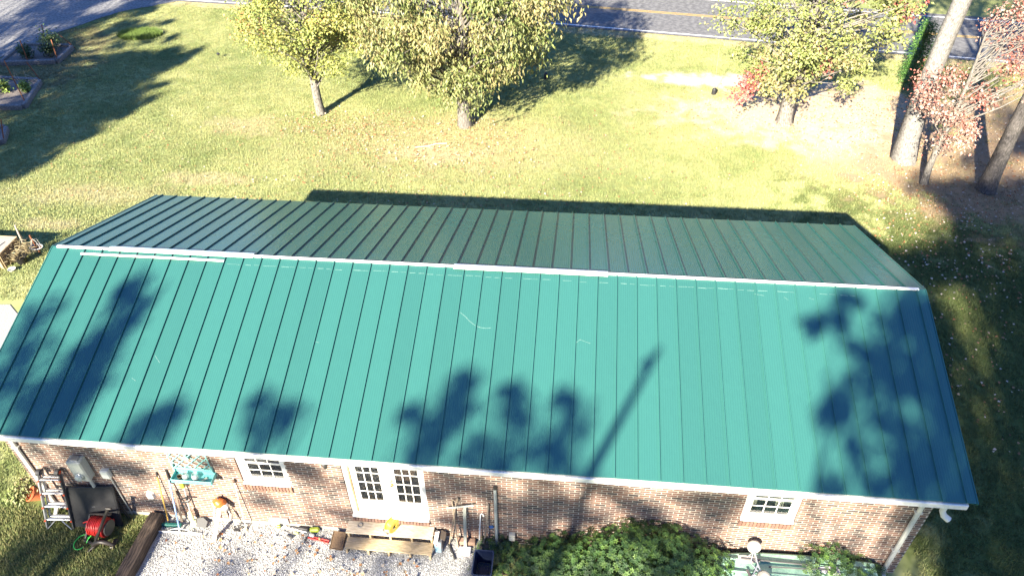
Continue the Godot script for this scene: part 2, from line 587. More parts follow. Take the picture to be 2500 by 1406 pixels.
func make_house() -> void:
	brick_setup()
	var house := thing("brick_house", "long red brown brick house with a green standing seam metal roof", "house")
	var mortar := noisy(Color(0.42, 0.38, 0.32), Color(0.54, 0.50, 0.43), 2.0, 0.95, 21)
	var white := mat(0.78, 0.77, 0.73, 0.55)
	var wall := MB.new()
	# openings in the back wall: x0, x1, y0, y1
	var op := [[4.80, 5.80, 1.48, 2.60], [6.945, 8.575, 0.62, 2.72], [14.72, 15.73, 1.50, 2.60]]
	var xs := [WX0, op[0][0], op[0][1], op[1][0], op[1][1], op[2][0], op[2][1], WX1]
	var e := 0.008
	for i in 4:
		wall.span(V(xs[i * 2] + (0.0 if i == 0 else e), 0.0, 3.64), V(xs[i * 2 + 1] - (0.0 if i == 3 else e), 2.79, WZ - 0.003))
	for o in op:
		wall.span(V(o[0] - e, 0.0, 3.64), V(o[1] + e, o[2] - e, WZ - 0.003))
		wall.span(V(o[0] - e, o[3] + e, 3.64), V(o[1] + e, 2.79, WZ - 0.003))
	var bw := part(house, "back_wall", wall, mortar)
	# bricks: running bond
	var unit := MB.new()
	unit.bbox(Vector3.ZERO, Vector3.ONE, 0.035)
	var um := unit.mesh()
	var all := []
	var cam := V(11.2, 14.2, 12.27)
	for j in 41:
		var y := 0.034 + j * 0.0677
		var yc := y + 0.0285
		if yc > 2.76: break
		var iv := [[WX0, WX1]]
		for o in op:
			if yc > o[2] - 0.19 and yc < o[3] + 0.02 and (yc > o[2] or o[0] != 6.945):
				var nx := []
				for s in iv:
					if o[0] > s[0] and o[1] < s[1]:
						nx.append([s[0], o[0]]); nx.append([o[1], s[1]])
					else: nx.append(s)
				iv = nx
		for s in iv:
			var x := WX0 - (0.1016 if j % 2 else 0.0)
			while x < s[1]:
				var a := maxf(x, s[0])
				var b := minf(x + 0.1920, s[1])
				x += 0.2032
				if b - a < 0.03: continue
				var c := V((a + b) * 0.5, yc + rnd(-0.001, 0.001), WZ - 0.05 + rnd(-0.0015, 0.0015))
				var t := Transform3D(Basis.from_scale(V(b - a, 0.0555, 0.1)), c)
				all.append([c.distance_to(cam) + (100.0 if yc > 2.44 else 0.0), t, brick_pick()])
	all.sort_custom(func(p, q): return p[0] < q[0])
	var xf := []
	var cc := []
	for i in all.size():
		if i < 300:
			var o := MeshInstance3D.new()
			o.name = "brick"
			o.mesh = um
			o.material_override = brick_mats[all[i][2]]
			o.transform = all[i][1]
			bw.add_child(o, true)
		else:
			xf.append(all[i][1])
			var k := rnd(0.82, 1.2)
			cc.append(brick_cols[all[i][2]] * Color(k, k, k))
	var bm := StandardMaterial3D.new()
	bm.vertex_color_use_as_albedo = true
	bm.roughness = 0.9
	multi(bw, "bricks", um, bm, xf, cc).set_meta("kind", "stuff")
	# other walls
	var gm := noisy(Color(0.12, 0.06, 0.045), Color(0.30, 0.19, 0.14), 5.0, 0.95, 22, V(0.25, 1.0, 0.25))
	var fw := MB.new()
	fw.span(V(WX0, -0.4, -WZ), V(WX1, 2.79, -3.64))
	part(house, "front_wall", fw, gm)
	for sx in [WX0, WX1 - 0.2]:
		var gw := MB.new()
		gw.prism(PackedVector2Array([Vector2(-3.638, -0.4), Vector2(3.638, -0.4), Vector2(3.638, 2.79), Vector2(3.638, EY - 0.03), Vector2(0, RY - 0.09), Vector2(-3.638, EY - 0.03)]), 0.0, 0.2, Transform3D(Basis(V(0, 0, -1), V(0, 1, 0), V(1, 0, 0)), V(sx, 0, 0)))
		part(house, "gable_wall", gw, gm)
	var fl := MB.new()
	fl.span(V(0.24, 0.45, -3.638), V(17.84, 0.6, 3.638))
	part(house, "floor", fl, noisy(Color(0.16, 0.10, 0.06), Color(0.24, 0.16, 0.10), 1.5, 0.6, 23))
	var ce := MB.new()
	ce.span(V(0.24, 2.66, -3.638), V(17.84, 2.72, 3.638))
	part(house, "ceiling", ce, mat(0.62, 0.60, 0.55))
	var pt := MB.new()
	for px in [3.3, 6.5, 9.6, 13.4, 16.9]: pt.span(V(px, 0.6, -3.6), V(px + 0.1, 2.66, 3.63))
	pt.span(V(0.3, 0.6, 0.2), V(3.3, 2.66, 0.3)); pt.span(V(3.4, 0.6, 0.2), V(6.5, 2.66, 0.3)); pt.span(V(9.7, 0.6, 0.2), V(13.4, 2.66, 0.3)); pt.span(V(13.5, 0.6, 0.2), V(16.9, 2.66, 0.3))
	part(house, "partition", pt, mat(0.20, 0.18, 0.15))
	# foundation step
	var fo := MB.new()
	fo.span(V(WX0, -0.05, WZ), V(9.0, 0.10, WZ + 0.014))
	part(house, "foundation", fo, noisy(Color(0.40, 0.36, 0.29), Color(0.55, 0.50, 0.42), 3.0, 0.95, 24))
	# roof
	make_roof(house, white)
	# fascia, soffit
	for sg in [1.0, -1.0]:
		var fa := MB.new()
		fa.bbox(V((RX0 + RX1) * 0.5 - 0.05, 2.84, sg * (RZ - 0.012)), V(RX1 - RX0 - 0.14, 0.13, 0.08), 0.012)
		part(house, "fascia", fa, noisy(Color(0.72, 0.70, 0.65), Color(0.82, 0.81, 0.78), 1.2, 0.5, 25))
		var so := MB.new()
		so.span(V(RX0 + 0.04, 2.765, sg * (WZ - 0.2)), V(RX1 - 0.13, 2.785, sg * (RZ - 0.046)))
		part(house, "soffit", so, white)
	make_window(house, op[0], white, 41)
	make_window(house, op[2], white, 77)
	make_door(house, op[1], white)
	# downspouts
	var ds := noisy(Color(0.50, 0.50, 0.44), Color(0.62, 0.62, 0.57), 2.0, 0.5, 26)
	for a in [0.24, 17.80]:
		var d := MB.new()
		d.bbox(V(a, 1.40, WZ + 0.045), V(0.085, 2.50, 0.06), 0.012)
		var bz := Basis(Vector3.RIGHT, 0.85)
		d.bbox(V(a, 2.68, WZ + 0.10), V(0.085, 0.22, 0.06), 0.012, bz)
		var b2 := Basis(Vector3.RIGHT, -0.9)
		d.bbox(V(a, 0.10, WZ + 0.10), V(0.085, 0.22, 0.06), 0.012, b2)
		var dp := part(house, "downspout", d, ds)
		for yy in [0.9, 2.2]:
			var s := MB.new()
			s.span(V(a - 0.07, yy, WZ + 0.002), V(a + 0.07, yy + 0.03, WZ + 0.078))
			part(dp, "strap", s, ds)
	var el := MB.new()     # open gutter elbow hanging at the right corner
	var ep := [V(18.02, 2.74, 4.10), V(18.03, 2.58, 4.10), V(18.07, 2.49, 4.13), V(18.16, 2.44, 4.18)]
	el.tube(ep, [0.055, 0.055, 0.058, 0.06], 10, false)
	part(house, "gutter_elbow", el, mat(0.66, 0.66, 0.62, 0.5))
	# crawl space vent
	var vt := MB.new()
	vt.span(V(5.06, 0.115, WZ), V(5.48, 0.14, WZ + 0.03)); vt.span(V(5.06, 0.285, WZ), V(5.48, 0.31, WZ + 0.03))
	vt.span(V(5.06, 0.14, WZ), V(5.085, 0.285, WZ + 0.03)); vt.span(V(5.455, 0.14, WZ), V(5.48, 0.285, WZ + 0.03))
	var vn := part(house, "foundation_vent", vt, mat(0.34, 0.34, 0.33, 0.5, 0.4))
	for k in 6:
		var sl := MB.new()
		sl.box(V(5.27, 0.155 + k * 0.023, WZ + 0.014), V(0.37, 0.004, 0.022), Basis(Vector3.RIGHT, 0.6))
		part(vn, "slat", sl, mat(0.40, 0.40, 0.39, 0.5, 0.4))

func panel_mesh(w: float, length: float, seam: bool) -> MB:
	# local: x across, y up from the slope, z down the slope; origin at the ridge end of the left seam
	var mb := MB.new()
	var pts := []
	var n := maxi(1, int(round(w / 0.045)))
	var st := w / n
	for k in n:
		pts.append(Vector2(k * st, 0)); pts.append(Vector2(k * st + st * 0.62, 0))
		pts.append(Vector2(k * st + st * 0.74, 0.0020)); pts.append(Vector2(k * st + st * 0.88, 0.0020))
	pts.append(Vector2(w, 0))
	for i in pts.size() - 1:
		var a: Vector2 = pts[i]
		var b: Vector2 = pts[i + 1]
		mb.quad(V(a.x, a.y, 0), V(a.x, a.y, length), V(b.x, b.y, length), V(b.x, b.y, 0))
	mb.quad(V(0, 0, length), V(0, -0.035, length), V(w, -0.035, length), V(w, 0, length))   # turned-down drip edge
	if seam:
		mb.span(V(-0.006, -0.001, 0.012), V(0.006, 0.026, length + 0.004))
		mb.span(V(-0.010, 0.026, 0.012), V(0.010, 0.033, length + 0.004))
	return mb

func roof_mat(tint: float) -> StandardMaterial3D:
	var gn := StandardMaterial3D.new()
	gn.albedo_color = lin(0.030 * tint, 0.118 * tint, 0.101 * tint)
	gn.roughness = 0.2
	gn.metallic_specular = 0.5
	var f := FastNoiseLite.new()
	f.frequency = 0.02
	f.fractal_octaves = 3
	var nm := f.get_seamless_image(256, 256)
	nm.convert(Image.FORMAT_RGBA8)
	nm.bump_map_to_normal_map(1.4)
	gn.normal_enabled = true
	gn.normal_texture = ImageTexture.create_from_image(nm)
	gn.normal_scale = 0.35
	gn.uv1_triplanar = true
	gn.uv1_world_triplanar = true
	gn.uv1_scale = V(0.9, 0.9, 0.35)
	return gn

func make_roof(house: Node3D, white: Material) -> void:
	var gns := []
	for tint in [1.0, 0.95, 1.04]:
		gns.append(roof_mat(tint))
	var gn: StandardMaterial3D = gns[0]
	var al := atan2(RY - EY, RZ)
	var length := sqrt((RY - EY) ** 2 + RZ * RZ)
	var deck := MB.new()
	for sg in [1.0, -1.0]:
		var b := Basis(Vector3.RIGHT, al * sg)
		deck.box(V((RX0 + RX1) * 0.5, (RY + EY) * 0.5 - 0.03, sg * RZ * 0.5) , V(RX1 - RX0 - 0.01, 0.04, length - 0.06), b)
	var roof := part(house, "roof", deck, mat(0.25, 0.18, 0.11, 0.9))
	var full := panel_mesh(PW, length, true).mesh()
	var near_b := Basis(Vector3.RIGHT, al)
	var far_b := Basis(Vector3.UP, PI) * Basis(Vector3.RIGHT, al)
	var put := func(me: Mesh, b: Basis, at: Vector3) -> void:
		var o := MeshInstance3D.new()
		o.name = "roof_panel"
		o.mesh = me
		o.material_override = gns[rng.randi() % 3]
		o.transform = Transform3D(b, at)
		roof.add_child(o, true)
	for k in 45:
		put.call(full, near_b, V(k * PW, RY, 0.0))
	put.call(panel_mesh(18.46 - 45 * PW, length, true).mesh(), near_b, V(45 * PW, RY, 0))
	put.call(panel_mesh(0.38, length, false).mesh(), near_b, V(-0.38, RY, 0))
	# far slope: turned round, so its left seam is the right one here
	var fo := -0.202
	var fs := PW * 1.001
	for k in 45:
		put.call(full, far_b, V(fo + (k + 1) * fs, RY, 0.0))
	put.call(panel_mesh(RX1 - (fo + 45 * fs), length, false).mesh(), far_b, V(RX1, RY, 0))
	put.call(panel_mesh(fo - RX0, length, true).mesh(), far_b, V(fo, RY, 0))
	# rake trims
	for x in [RX0 - 0.012, RX1 + 0.012]:
		for sg in [1.0, -1.0]:
			var r := MB.new()
			r.box(V(x, (RY + EY) * 0.5 - 0.03, sg * RZ * 0.5), V(0.02, 0.08, length), Basis(Vector3.RIGHT, al * sg))
			part(roof, "rake_trim", r, gn)
	# white closure strip along the open ridge
	var rs := MB.new()
	rs.bbox(V(9.03, RY + 0.012, 0.012), V(18.60, 0.035, 0.062), 0.006)
	part(roof, "ridge_strip", rs, noisy(Color(0.66, 0.66, 0.62), Color(0.82, 0.82, 0.80), 1.0, 0.7, 31))
	# chalk lines and scuffs on the paint
	var chalk := noisy(Color(0.075, 0.18, 0.155), Color(0.22, 0.33, 0.30), 3.0, 0.9, 32)
	var cm := MB.new()
	var tan_a := (RY - EY) / RZ
	var rib := func(x0: float, z0: float, x1: float, z1: float, w: float) -> void:
		var p0 := V(x0, RY - absf(z0) * tan_a + 0.004, z0)
		var p1 := V(x1, RY - absf(z1) * tan_a + 0.004, z1)
		var nn := V(0, 1, tan_a * signf(z0 + 0.001)).normalized()
		var s := (p1 - p0).cross(nn).normalized() * w * 0.5
		cm.quad(p0 + s, p0 - s, p1 - s, p1 + s) if (p0 - s - p0 - s).cross(p1 - p0).dot(nn) > 0 else cm.quad(p0 + s, p1 + s, p1 - s, p0 - s)
	for k in range(9, 44):
		if k > 36 and rng.randf() < 0.5: continue
		var z := 0.222 + rnd(-0.012, 0.012)
		var xa := k * PW + 0.03 + rnd(0.0, 0.06)
		rib.call(xa, z, xa + rnd(0.12, 0.2), z + rnd(-0.008, 0.008), rnd(0.006, 0.012))
		if rng.randf() < 0.8: rib.call(xa + 0.19, z, k * PW + PW - 0.03, z + rnd(-0.01, 0.01), rnd(0.004, 0.009))
	for k in range(13, 44):
		var z2 := -0.16 + rnd(-0.02, 0.02)
		rib.call(fo + k * fs + 0.04, z2, fo + (k + 1) * fs - rnd(0.02, 0.2), z2 + rnd(-0.01, 0.01), rnd(0.006, 0.014))
		if rng.randf() < 0.6:
			var z3 := -rnd(0.2, 0.9)
			var xb := fo + k * fs + rnd(0.04, 0.2)
			rib.call(xb, z3, xb + rnd(0.06, 0.18), z3 + rnd(-0.01, 0.01), rnd(0.004, 0.01))
	var arc := [[8.99, 1.08], [9.10, 1.16], [9.2, 1.26], [9.33, 1.352], [9.44, 1.39], [9.55, 1.40], [9.66, 1.385]]
	for i in arc.size() - 1: rib.call(arc[i][0], arc[i][1], arc[i + 1][0], arc[i + 1][1], 0.008)
	for a in [[11.40, 1.60, 11.47, 1.53], [11.47, 1.53, 11.56, 1.56], [11.56, 1.56, 11.68, 1.60], [2.9, 2.4, 3.05, 2.55], [2.6, 2.9, 2.7, 2.95], [6.1, 1.9, 6.2, 1.92], [15.0, 0.30, 15.2, 0.33], [15.6, 0.34, 15.68, 0.4], [16.1, 0.33, 16.2, 0.36]]:
		rib.call(a[0], a[1], a[2], a[3], 0.006)
	for k in 26:      # dusty foot marks on the far slope
		var xf := rnd(0.6, 4.6)
		var zf := -rnd(1.2, 1.7) if rng.randf() < 0.7 else -rnd(2.0, 3.2)
		rib.call(xf, zf, xf + rnd(0.03, 0.08), zf + rnd(-0.02, 0.02), rnd(0.015, 0.035))
	part(roof, "chalk_marks", cm, chalk)

func make_window(house: Node3D, o: Array, white: Material, sd: int) -> void:
	var x0: float = o[0]
	var x1: float = o[1]
	var y0: float = o[2]
	var y1: float = o[3]
	var w := Node3D.new()
	w.name = "window"
	w.position = V((x0 + x1) * 0.5, y0, WZ)
	house.add_child(w, true)
	var zf := WZ - 0.05
	var fr := MB.new()
	fr.bbox(V(x0 + 0.055, (y0 + y1) * 0.5, zf - 0.03), V(0.11, y1 - y0, 0.09), 0.006)
	fr.bbox(V(x1 - 0.055, (y0 + y1) * 0.5, zf - 0.03), V(0.11, y1 - y0, 0.09), 0.006)
	fr.bbox(V((x0 + x1) * 0.5, y1 - 0.03, zf - 0.03), V(x1 - x0 - 0.22, 0.06, 0.09), 0.006)
	part(w, "frame", fr, white)
	var si := MB.new()
	si.bbox(V((x0 + x1) * 0.5, y0 + 0.028, zf), V(x1 - x0 - 0.004, 0.04, 0.17), 0.008, Basis(Vector3.RIGHT, 0.14))
	part(w, "sill", si, white)
	# two sashes
	var gx0 := x0 + 0.15
	var gx1 := x1 - 0.10
	for s in 2:
		var a := y0 + 0.065 + s * 0.555
		var b := a + 0.59 if s == 0 else y1 - 0.05
		var z := zf - 0.05 - s * 0.035 * -1.0
		var sa := MB.new()
		for q in [[gx0 - 0.04, gx0 + 0.02], [gx1 - 0.02, gx1 + 0.01]]: sa.bbox(V((q[0] + q[1]) * 0.5, (a + b) * 0.5, z), V(q[1] - q[0], b - a, 0.034), 0.004)
		for q in [[a, a + 0.05], [b - 0.035, b]]: sa.bbox(V((gx0 + gx1) * 0.5, (q[0] + q[1]) * 0.5, z + 0.001), V(gx1 - gx0, q[1] - q[0], 0.036), 0.004)
		var sash := part(w, "sash", sa, white)
		var hx := gx0 + 0.02
		var pw := (gx1 - 0.02 - hx) / 3.0
		var ym := (a + 0.05 + b - 0.035) * 0.5
		for k in [1, 2]:
			part(sash, "muntin", MB.new().box(V(hx + pw * k, (a + 0.05 + b - 0.035) * 0.5, z + 0.011), V(0.017, b - a - 0.085, 0.012)), white)
		part(sash, "muntin", MB.new().box(V((gx0 + gx1) * 0.5, ym, z + 0.0125), V(gx1 - gx0 - 0.04, 0.017, 0.012)), white)
		for k in 3:
			for r in 2:
				var pa := a + 0.05 if r == 0 else ym + 0.009
				var pb := ym - 0.009 if r == 0 else b - 0.035
				part(sash, "pane", MB.new().box(V(hx + pw * (k + 0.5), (pa + pb) * 0.5, z + 0.010), V(pw - 0.018, pb - pa, 0.004)), glass())
	# curtains and blind inside
	if sd == 77:
		var cu := MB.new()
		for q in [[x0 + 0.17, 0.13], [x1 - 0.2, 0.16]]:
			var px := PackedVector2Array()
			for k in 13: px.append(Vector2(q[0] + q[1] * k / 12.0 * (1.0 if q[0] < 15 else -1.0), 3.64 + 0.025 * sin(k * 2.1)))
			for k in 12:
				cu.quad(V(px[k].x, y0 + 0.2, px[k].y), V(px[k + 1].x, y0 + 0.24 + 0.03 * sin(k), px[k + 1].y), V(px[k + 1].x, y1, px[k + 1].y), V(px[k].x, y1, px[k].y))
		part(w, "curtain", cu, mat(0.50, 0.55, 0.45, 0.9))
	# rowlock brick sill
	var n := 15
	for k in n:
		var bx := x0 - 0.02 + (x1 - x0 + 0.04) * (k + 0.5) / n
		var b := MB.new()
		b.bbox(V(bx, y0 - 0.098, WZ - 0.02), V((x1 - x0 + 0.04) / n - 0.011, 0.17, 0.13), 0.006, Basis(Vector3.RIGHT, 0.12))
		part(w, "sill_brick", b, brick_mats[[0, 2, 6, 7, 2, 0][k * 7 % 6]])

var glass_m: StandardMaterial3D
func glass() -> StandardMaterial3D:
	if glass_m == null:
		glass_m = StandardMaterial3D.new()
		glass_m.transparency = BaseMaterial3D.TRANSPARENCY_ALPHA
		glass_m.albedo_color = Color(0.10, 0.12, 0.12, 0.30)
		glass_m.roughness = 0.02
		glass_m.metallic_specular = 0.75
	return glass_m

func make_door(house: Node3D, o: Array, white: Material) -> void:
	var x0: float = o[0]
	var x1: float = o[1]
	var y0: float = o[2]
	var y1: float = o[3]
	var w := Node3D.new()
	w.name = "french_door"
	w.position = V((x0 + x1) * 0.5, y0, WZ)
	house.add_child(w, true)
	var zf := WZ - 0.04
	var fr := MB.new()
	fr.bbox(V(x0 + 0.05, (y0 + y1) * 0.5, zf - 0.05), V(0.10, y1 - y0, 0.13), 0.006)
	fr.bbox(V(x1 - 0.04, (y0 + y1) * 0.5, zf - 0.05), V(0.08, y1 - y0, 0.13), 0.006)
	fr.bbox(V((x0 + x1) * 0.5, y1 - 0.02, zf - 0.05), V(x1 - x0 - 0.19, 0.04, 0.13), 0.006)
	part(w, "frame", fr, white)
	part(w, "door_stop", MB.new().bbox(V(x0 + 0.112, (y0 + y1) * 0.5 + 0.03, zf - 0.03), V(0.022, y1 - y0 - 0.1, 0.05), 0.004), noisy(Color(0.40, 0.27, 0.13), Color(0.52, 0.37, 0.2), 3.0, 0.7, 51))
	part(w, "threshold", MB.new().bbox(V((x0 + x1) * 0.5, y0 + 0.035, zf + 0.01), V(x1 - x0 - 0.01, 0.06, 0.17), 0.01, Basis(Vector3.RIGHT, 0.08)), white)
	var zl := zf - 0.06
	var xm := 7.835
	var leaves := [[x0 + 0.125, xm - 0.003], [xm + 0.003, x1 - 0.085]]
	for i in 2:
		var a: float = leaves[i][0]
		var b: float = leaves[i][1]
		var g0: float = [7.19, 7.965][i]
		var g1: float = [7.65, 8.435][i]
		var gy0 := 1.08
		var gy1 := 2.64
		var lf := MB.new()
		lf.bbox(V((a + g0) * 0.5, (y0 + 0.07 + y1 - 0.045) * 0.5, zl), V(g0 - a, y1 - y0 - 0.115, 0.044), 0.004)
		lf.bbox(V((b + g1) * 0.5, (y0 + 0.07 + y1 - 0.045) * 0.5, zl), V(b - g1, y1 - y0 - 0.115, 0.044), 0.004)
		lf.bbox(V((g0 + g1) * 0.5, (y0 + 0.07 + gy0) * 0.5, zl), V(g1 - g0, gy0 - y0 - 0.07, 0.044), 0.004)
		lf.bbox(V((g0 + g1) * 0.5, (gy1 + y1 - 0.045) * 0.5, zl), V(g1 - g0, y1 - 0.045 - gy1, 0.044), 0.004)
		var leaf := part(w, "door_leaf", lf, white)
		var cw := (g1 - g0) / 3.0
		var ch := (gy1 - gy0) / 5.0
		for k in [1, 2]: part(leaf, "muntin", MB.new().box(V(g0 + cw * k, (gy0 + gy1) * 0.5, zl + 0.013), V(0.018, gy1 - gy0, 0.014)), white)
		for k in [1, 2, 3, 4]: part(leaf, "muntin", MB.new().box(V((g0 + g1) * 0.5, gy0 + ch * k, zl + 0.0145), V(g1 - g0, 0.018, 0.014)), white)
		for c in 3:
			for r in 5:
				part(leaf, "pane", MB.new().box(V(g0 + cw * (c + 0.5), gy0 + ch * (r + 0.5), zl + 0.013), V(cw - 0.018, ch - 0.018, 0.004)), glass())
		if i == 1:
			var brass := mat(0.62, 0.48, 0.24, 0.25, 1.0)
			for yk in [1.70, 1.83]:
				var kb := MB.new()
				var r := 0.03 if yk < 1.75 else 0.022
				kb.lathe([[0.0, 0.0], [r * 1.1, 0.0], [r * 1.1, 0.006], [0.012, 0.012], [0.012, 0.03], [r, 0.042], [r * 0.9, 0.06], [0.0, 0.066]], 14, Transform3D(Basis(V(1, 0, 0), V(0, 0, 1), V(0, -1, 0)), V(7.885, yk, zl + 0.022)))
				part(leaf, "handle" if yk < 1.75 else "deadbolt", kb, brass)
		part(leaf, "weather_strip", MB.new().box(V((a + b) * 0.5, y0 + 0.10, zl + 0.026), V(b - a - 0.05, 0.035, 0.012)), mat(0.6, 0.58, 0.5, 0.5))
	var n := 24
	for k in n:
		var bx := x0 + (x1 - x0) * (k + 0.5) / n
		part(w, "sill_brick", MB.new().bbox(V(bx, y0 - 0.055, WZ + 0.01), V((x1 - x0) / n - 0.009, 0.10, 0.13), 0.006, Basis(Vector3.RIGHT, 0.06)), brick_mats[[0, 1, 7, 2][k * 5 % 4]])

func make_roof_loose() -> void:
	var wm := noisy(Color(0.66, 0.68, 0.65), Color(0.84, 0.85, 0.82), 1.2, 0.55, 61)
	var mint := noisy(Color(0.36, 0.62, 0.52), Color(0.78, 0.82, 0.78), 1.1, 0.5, 62)
	var cap := func(x0: float, x1: float, zo: float, tilt: float, m: Material, label: String) -> void:
		var at := V((x0 + x1) * 0.5, RY + 0.03, zo)
		var mb := MB.new()
		var pr := [Vector2(-0.075, -0.004), Vector2(-0.062, 0.004), Vector2(-0.008, 0.026), Vector2(0.0, 0.030), Vector2(0.008, 0.026), Vector2(0.07, 0.001), Vector2(0.085, -0.016)]
		var hl := (x1 - x0) * 0.5
		for i in pr.size() - 1:
			for s in [0.0, -0.002]:
				var a: Vector2 = pr[i]
				var b: Vector2 = pr[i + 1]
				var q := [V(-hl, a.y + s, a.x), V(-hl, b.y + s, b.x), V(hl, b.y + s + tilt, b.x), V(hl, a.y + s + tilt, a.x)]
				if s == 0.0: mb.quad(q[0], q[1], q[2], q[3])
				else: mb.quad(q[3], q[2], q[1], q[0])
		for k in mb.v.size(): mb.v[k] += at
		solo("ridge_cap", mb, m, label, "ridge cap", at)
	cap.call(0.98, 4.28, -0.004, 0.0, mint, "mint and white loose ridge cap on the ridge above the long white strip")
	cap.call(8.72, 12.0, 0.02, 0.0, wm, "plain white loose ridge cap lying on the middle of the roof ridge")
	# white trim strip lying across the seams of the near slope
	var tan_a := (RY - EY) / RZ
	var mb2 := MB.new()
	var z0 := 0.19
	var yb := RY - z0 * tan_a + 0.036
	mb2.bbox(V(2.02, yb + 0.007, z0), V(3.29, 0.014, 0.05), 0.003, Basis(Vector3.RIGHT, atan(tan_a)))
	solo("trim_strip", mb2, wm, "long thin white trim strip laid across green roof seams below ridge", "trim strip", V(2.02, yb, z0))

# ---------------------------------------------------------------- things on and by the wall
func make_wall_items() -> void:
	var grey := noisy(Color(0.30, 0.32, 0.29), Color(0.42, 0.44, 0.40), 3.0, 0.55, 71)
	# electric meter
	var at := V(1.45, 1.35, WZ)
	var t := thing("electric_meter", "grey metal electric meter box on the brick wall above black table", "electric meter", at)
	part(t, "meter_box", MB.new().bbox(V(1.45, 1.72, WZ + 0.095), V(0.30, 0.62, 0.19), 0.012), grey)
	part(t, "lid_flange", MB.new().bbox(V(1.45, 1.72, WZ + 0.195), V(0.27, 0.58, 0.014), 0.005), grey)
	var zm := Transform3D(Basis(V(1, 0, 0), V(0, 0, 1), V(0, -1, 0)), V(1.45, 1.60, WZ + 0.2))
	var mring := part(t, "meter_ring", MB.new().lathe([[0.095, 0.0], [0.095, 0.03], [0.085, 0.04]], 24, zm), mat(0.40, 0.42, 0.40, 0.4, 0.5))
	part(mring, "meter_dial", MB.new().lathe([[0.082, 0.03], [0.082, 0.06], [0.07, 0.085], [0.0, 0.10]], 24, zm), mat(0.36, 0.40, 0.37, 0.15))
	part(t, "hub_plate", MB.new().bbox(V(1.45, 2.04, WZ + 0.10), V(0.16, 0.02, 0.12), 0.006), mat(0.45, 0.46, 0.44, 0.4, 0.6))
	part(t, "conduit", MB.new().tube([V(1.47, 1.41, WZ + 0.07), V(1.47, -0.02, WZ + 0.07)], [0.035], 10), grey)
	# junction box
	t = thing("junction_box", "small pale grey junction box on the brick wall beside the meter", "junction box", V(1.9, 1.4, WZ))
	part(t, "box", MB.new().bbox(V(1.90, 1.53, WZ + 0.045), V(0.17, 0.24, 0.09), 0.01), mat(0.50, 0.52, 0.48, 0.5))
	part(t, "cover", MB.new().bbox(V(1.895, 1.53, WZ + 0.096), V(0.155, 0.22, 0.012), 0.004), mat(0.55, 0.57, 0.53, 0.5))
	part(t, "conduit", MB.new().tube([V(1.92, 1.41, WZ + 0.03), V(1.92, -0.02, WZ + 0.03)], [0.014], 8), mat(0.42, 0.44, 0.42, 0.5, 0.4))
	# vent hood
	t = thing("wall_vent", "square white plastic vent hood on the brick wall", "vent", V(2.6, 0.72, WZ))
	part(t, "flange", MB.new().bbox(V(2.60, 0.81, WZ + 0.006), V(0.16, 0.20, 0.012), 0.003), mat(0.72, 0.72, 0.70, 0.5))
	part(t, "hood", MB.new().bbox(V(2.60, 0.81, WZ + 0.04), V(0.13, 0.16, 0.056), 0.012), mat(0.76, 0.76, 0.74, 0.5))
	# lantern
	t = thing("wall_lantern", "small black wall lantern under the eave beside the glass doors", "lantern", V(6.72, 2.42, WZ))
	var blk := mat(0.03, 0.03, 0.03, 0.5, 0.3)
	part(t, "back_plate", MB.new().bbox(V(6.72, 2.55, WZ + 0.01), V(0.11, 0.16, 0.02), 0.004), blk)
	part(t, "bracket", MB.new().tube([V(6.72, 2.60, WZ + 0.01), V(6.72, 2.64, WZ + 0.08), V(6.72, 2.60, WZ + 0.15)], [0.01], 6), blk)
	part(t, "lamp_housing", MB.new().lathe([[0.03, -0.14], [0.065, 0.0], [0.075, 0.01], [0.02, 0.06], [0.0, 0.07]], 6, Transform3D(Basis.IDENTITY, V(6.72, 2.55, WZ + 0.15))), blk)
	# folding table leaning on the wall
	var black := noisy(Color(0.012, 0.0125, 0.014), Color(0.022, 0.023, 0.025), 2.0, 0.5, 72)
	t = thing("folding_table", "black plastic folding table leaning upright against the brick wall", "folding table", V(1.35, 0, 4.0))
	var u := V(1.0, 0.0, -0.12).normalized()
	var up := V(0.0, 1.07, -0.30).normalized()
	var bs := Basis(u, up, u.cross(up))
	var tc := V(1.36, 0.545, 4.10)
	part(t, "table_top", MB.new().bbox(tc, V(1.02, 1.08, 0.045), 0.012, bs), black)
	part(t, "moulded_panel", MB.new().bbox(tc + bs.z * 0.024, V(0.94, 1.0, 0.006), 0.002, bs), noisy(Color(0.015, 0.0155, 0.017), Color(0.026, 0.027, 0.030), 2.0, 0.6, 73))
	part(t, "logo", MB.new().box(tc + bs.z * 0.0285 + bs.y * 0.02, V(0.07, 0.012, 0.002), bs), mat(0.16, 0.16, 0.16))
	part(t, "leg", MB.new().tube([V(1.86, 0.0, 3.99), V(1.78, 0.62, 3.95)], [0.013], 8), mat(0.06, 0.06, 0.065, 0.4, 0.6))
	part(t, "leg", MB.new().tube([V(1.95, 0.0, 4.02), V(1.82, 0.80, 3.93)], [0.013], 8), mat(0.06, 0.06, 0.065, 0.4, 0.6))
	# multi-position ladder
	var alu := mat(0.52, 0.54, 0.56, 0.38, 0.75)
	var dk := mat(0.05, 0.05, 0.05, 0.6)
	var orange := mat(0.55, 0.07, 0.02, 0.5)
	t = thing("folding_ladder", "folded aluminium ladder with orange locks leaning on the brick wall", "ladder", V(0.55, 0, 4.3))
	var fl := V(0.27, 0.0, 4.37)
	var frr := V(0.80, 0.0, 4.34)
	var tl := V(0.50, 1.56, 4.0)
	var tr := V(0.90, 1.58, 3.98)
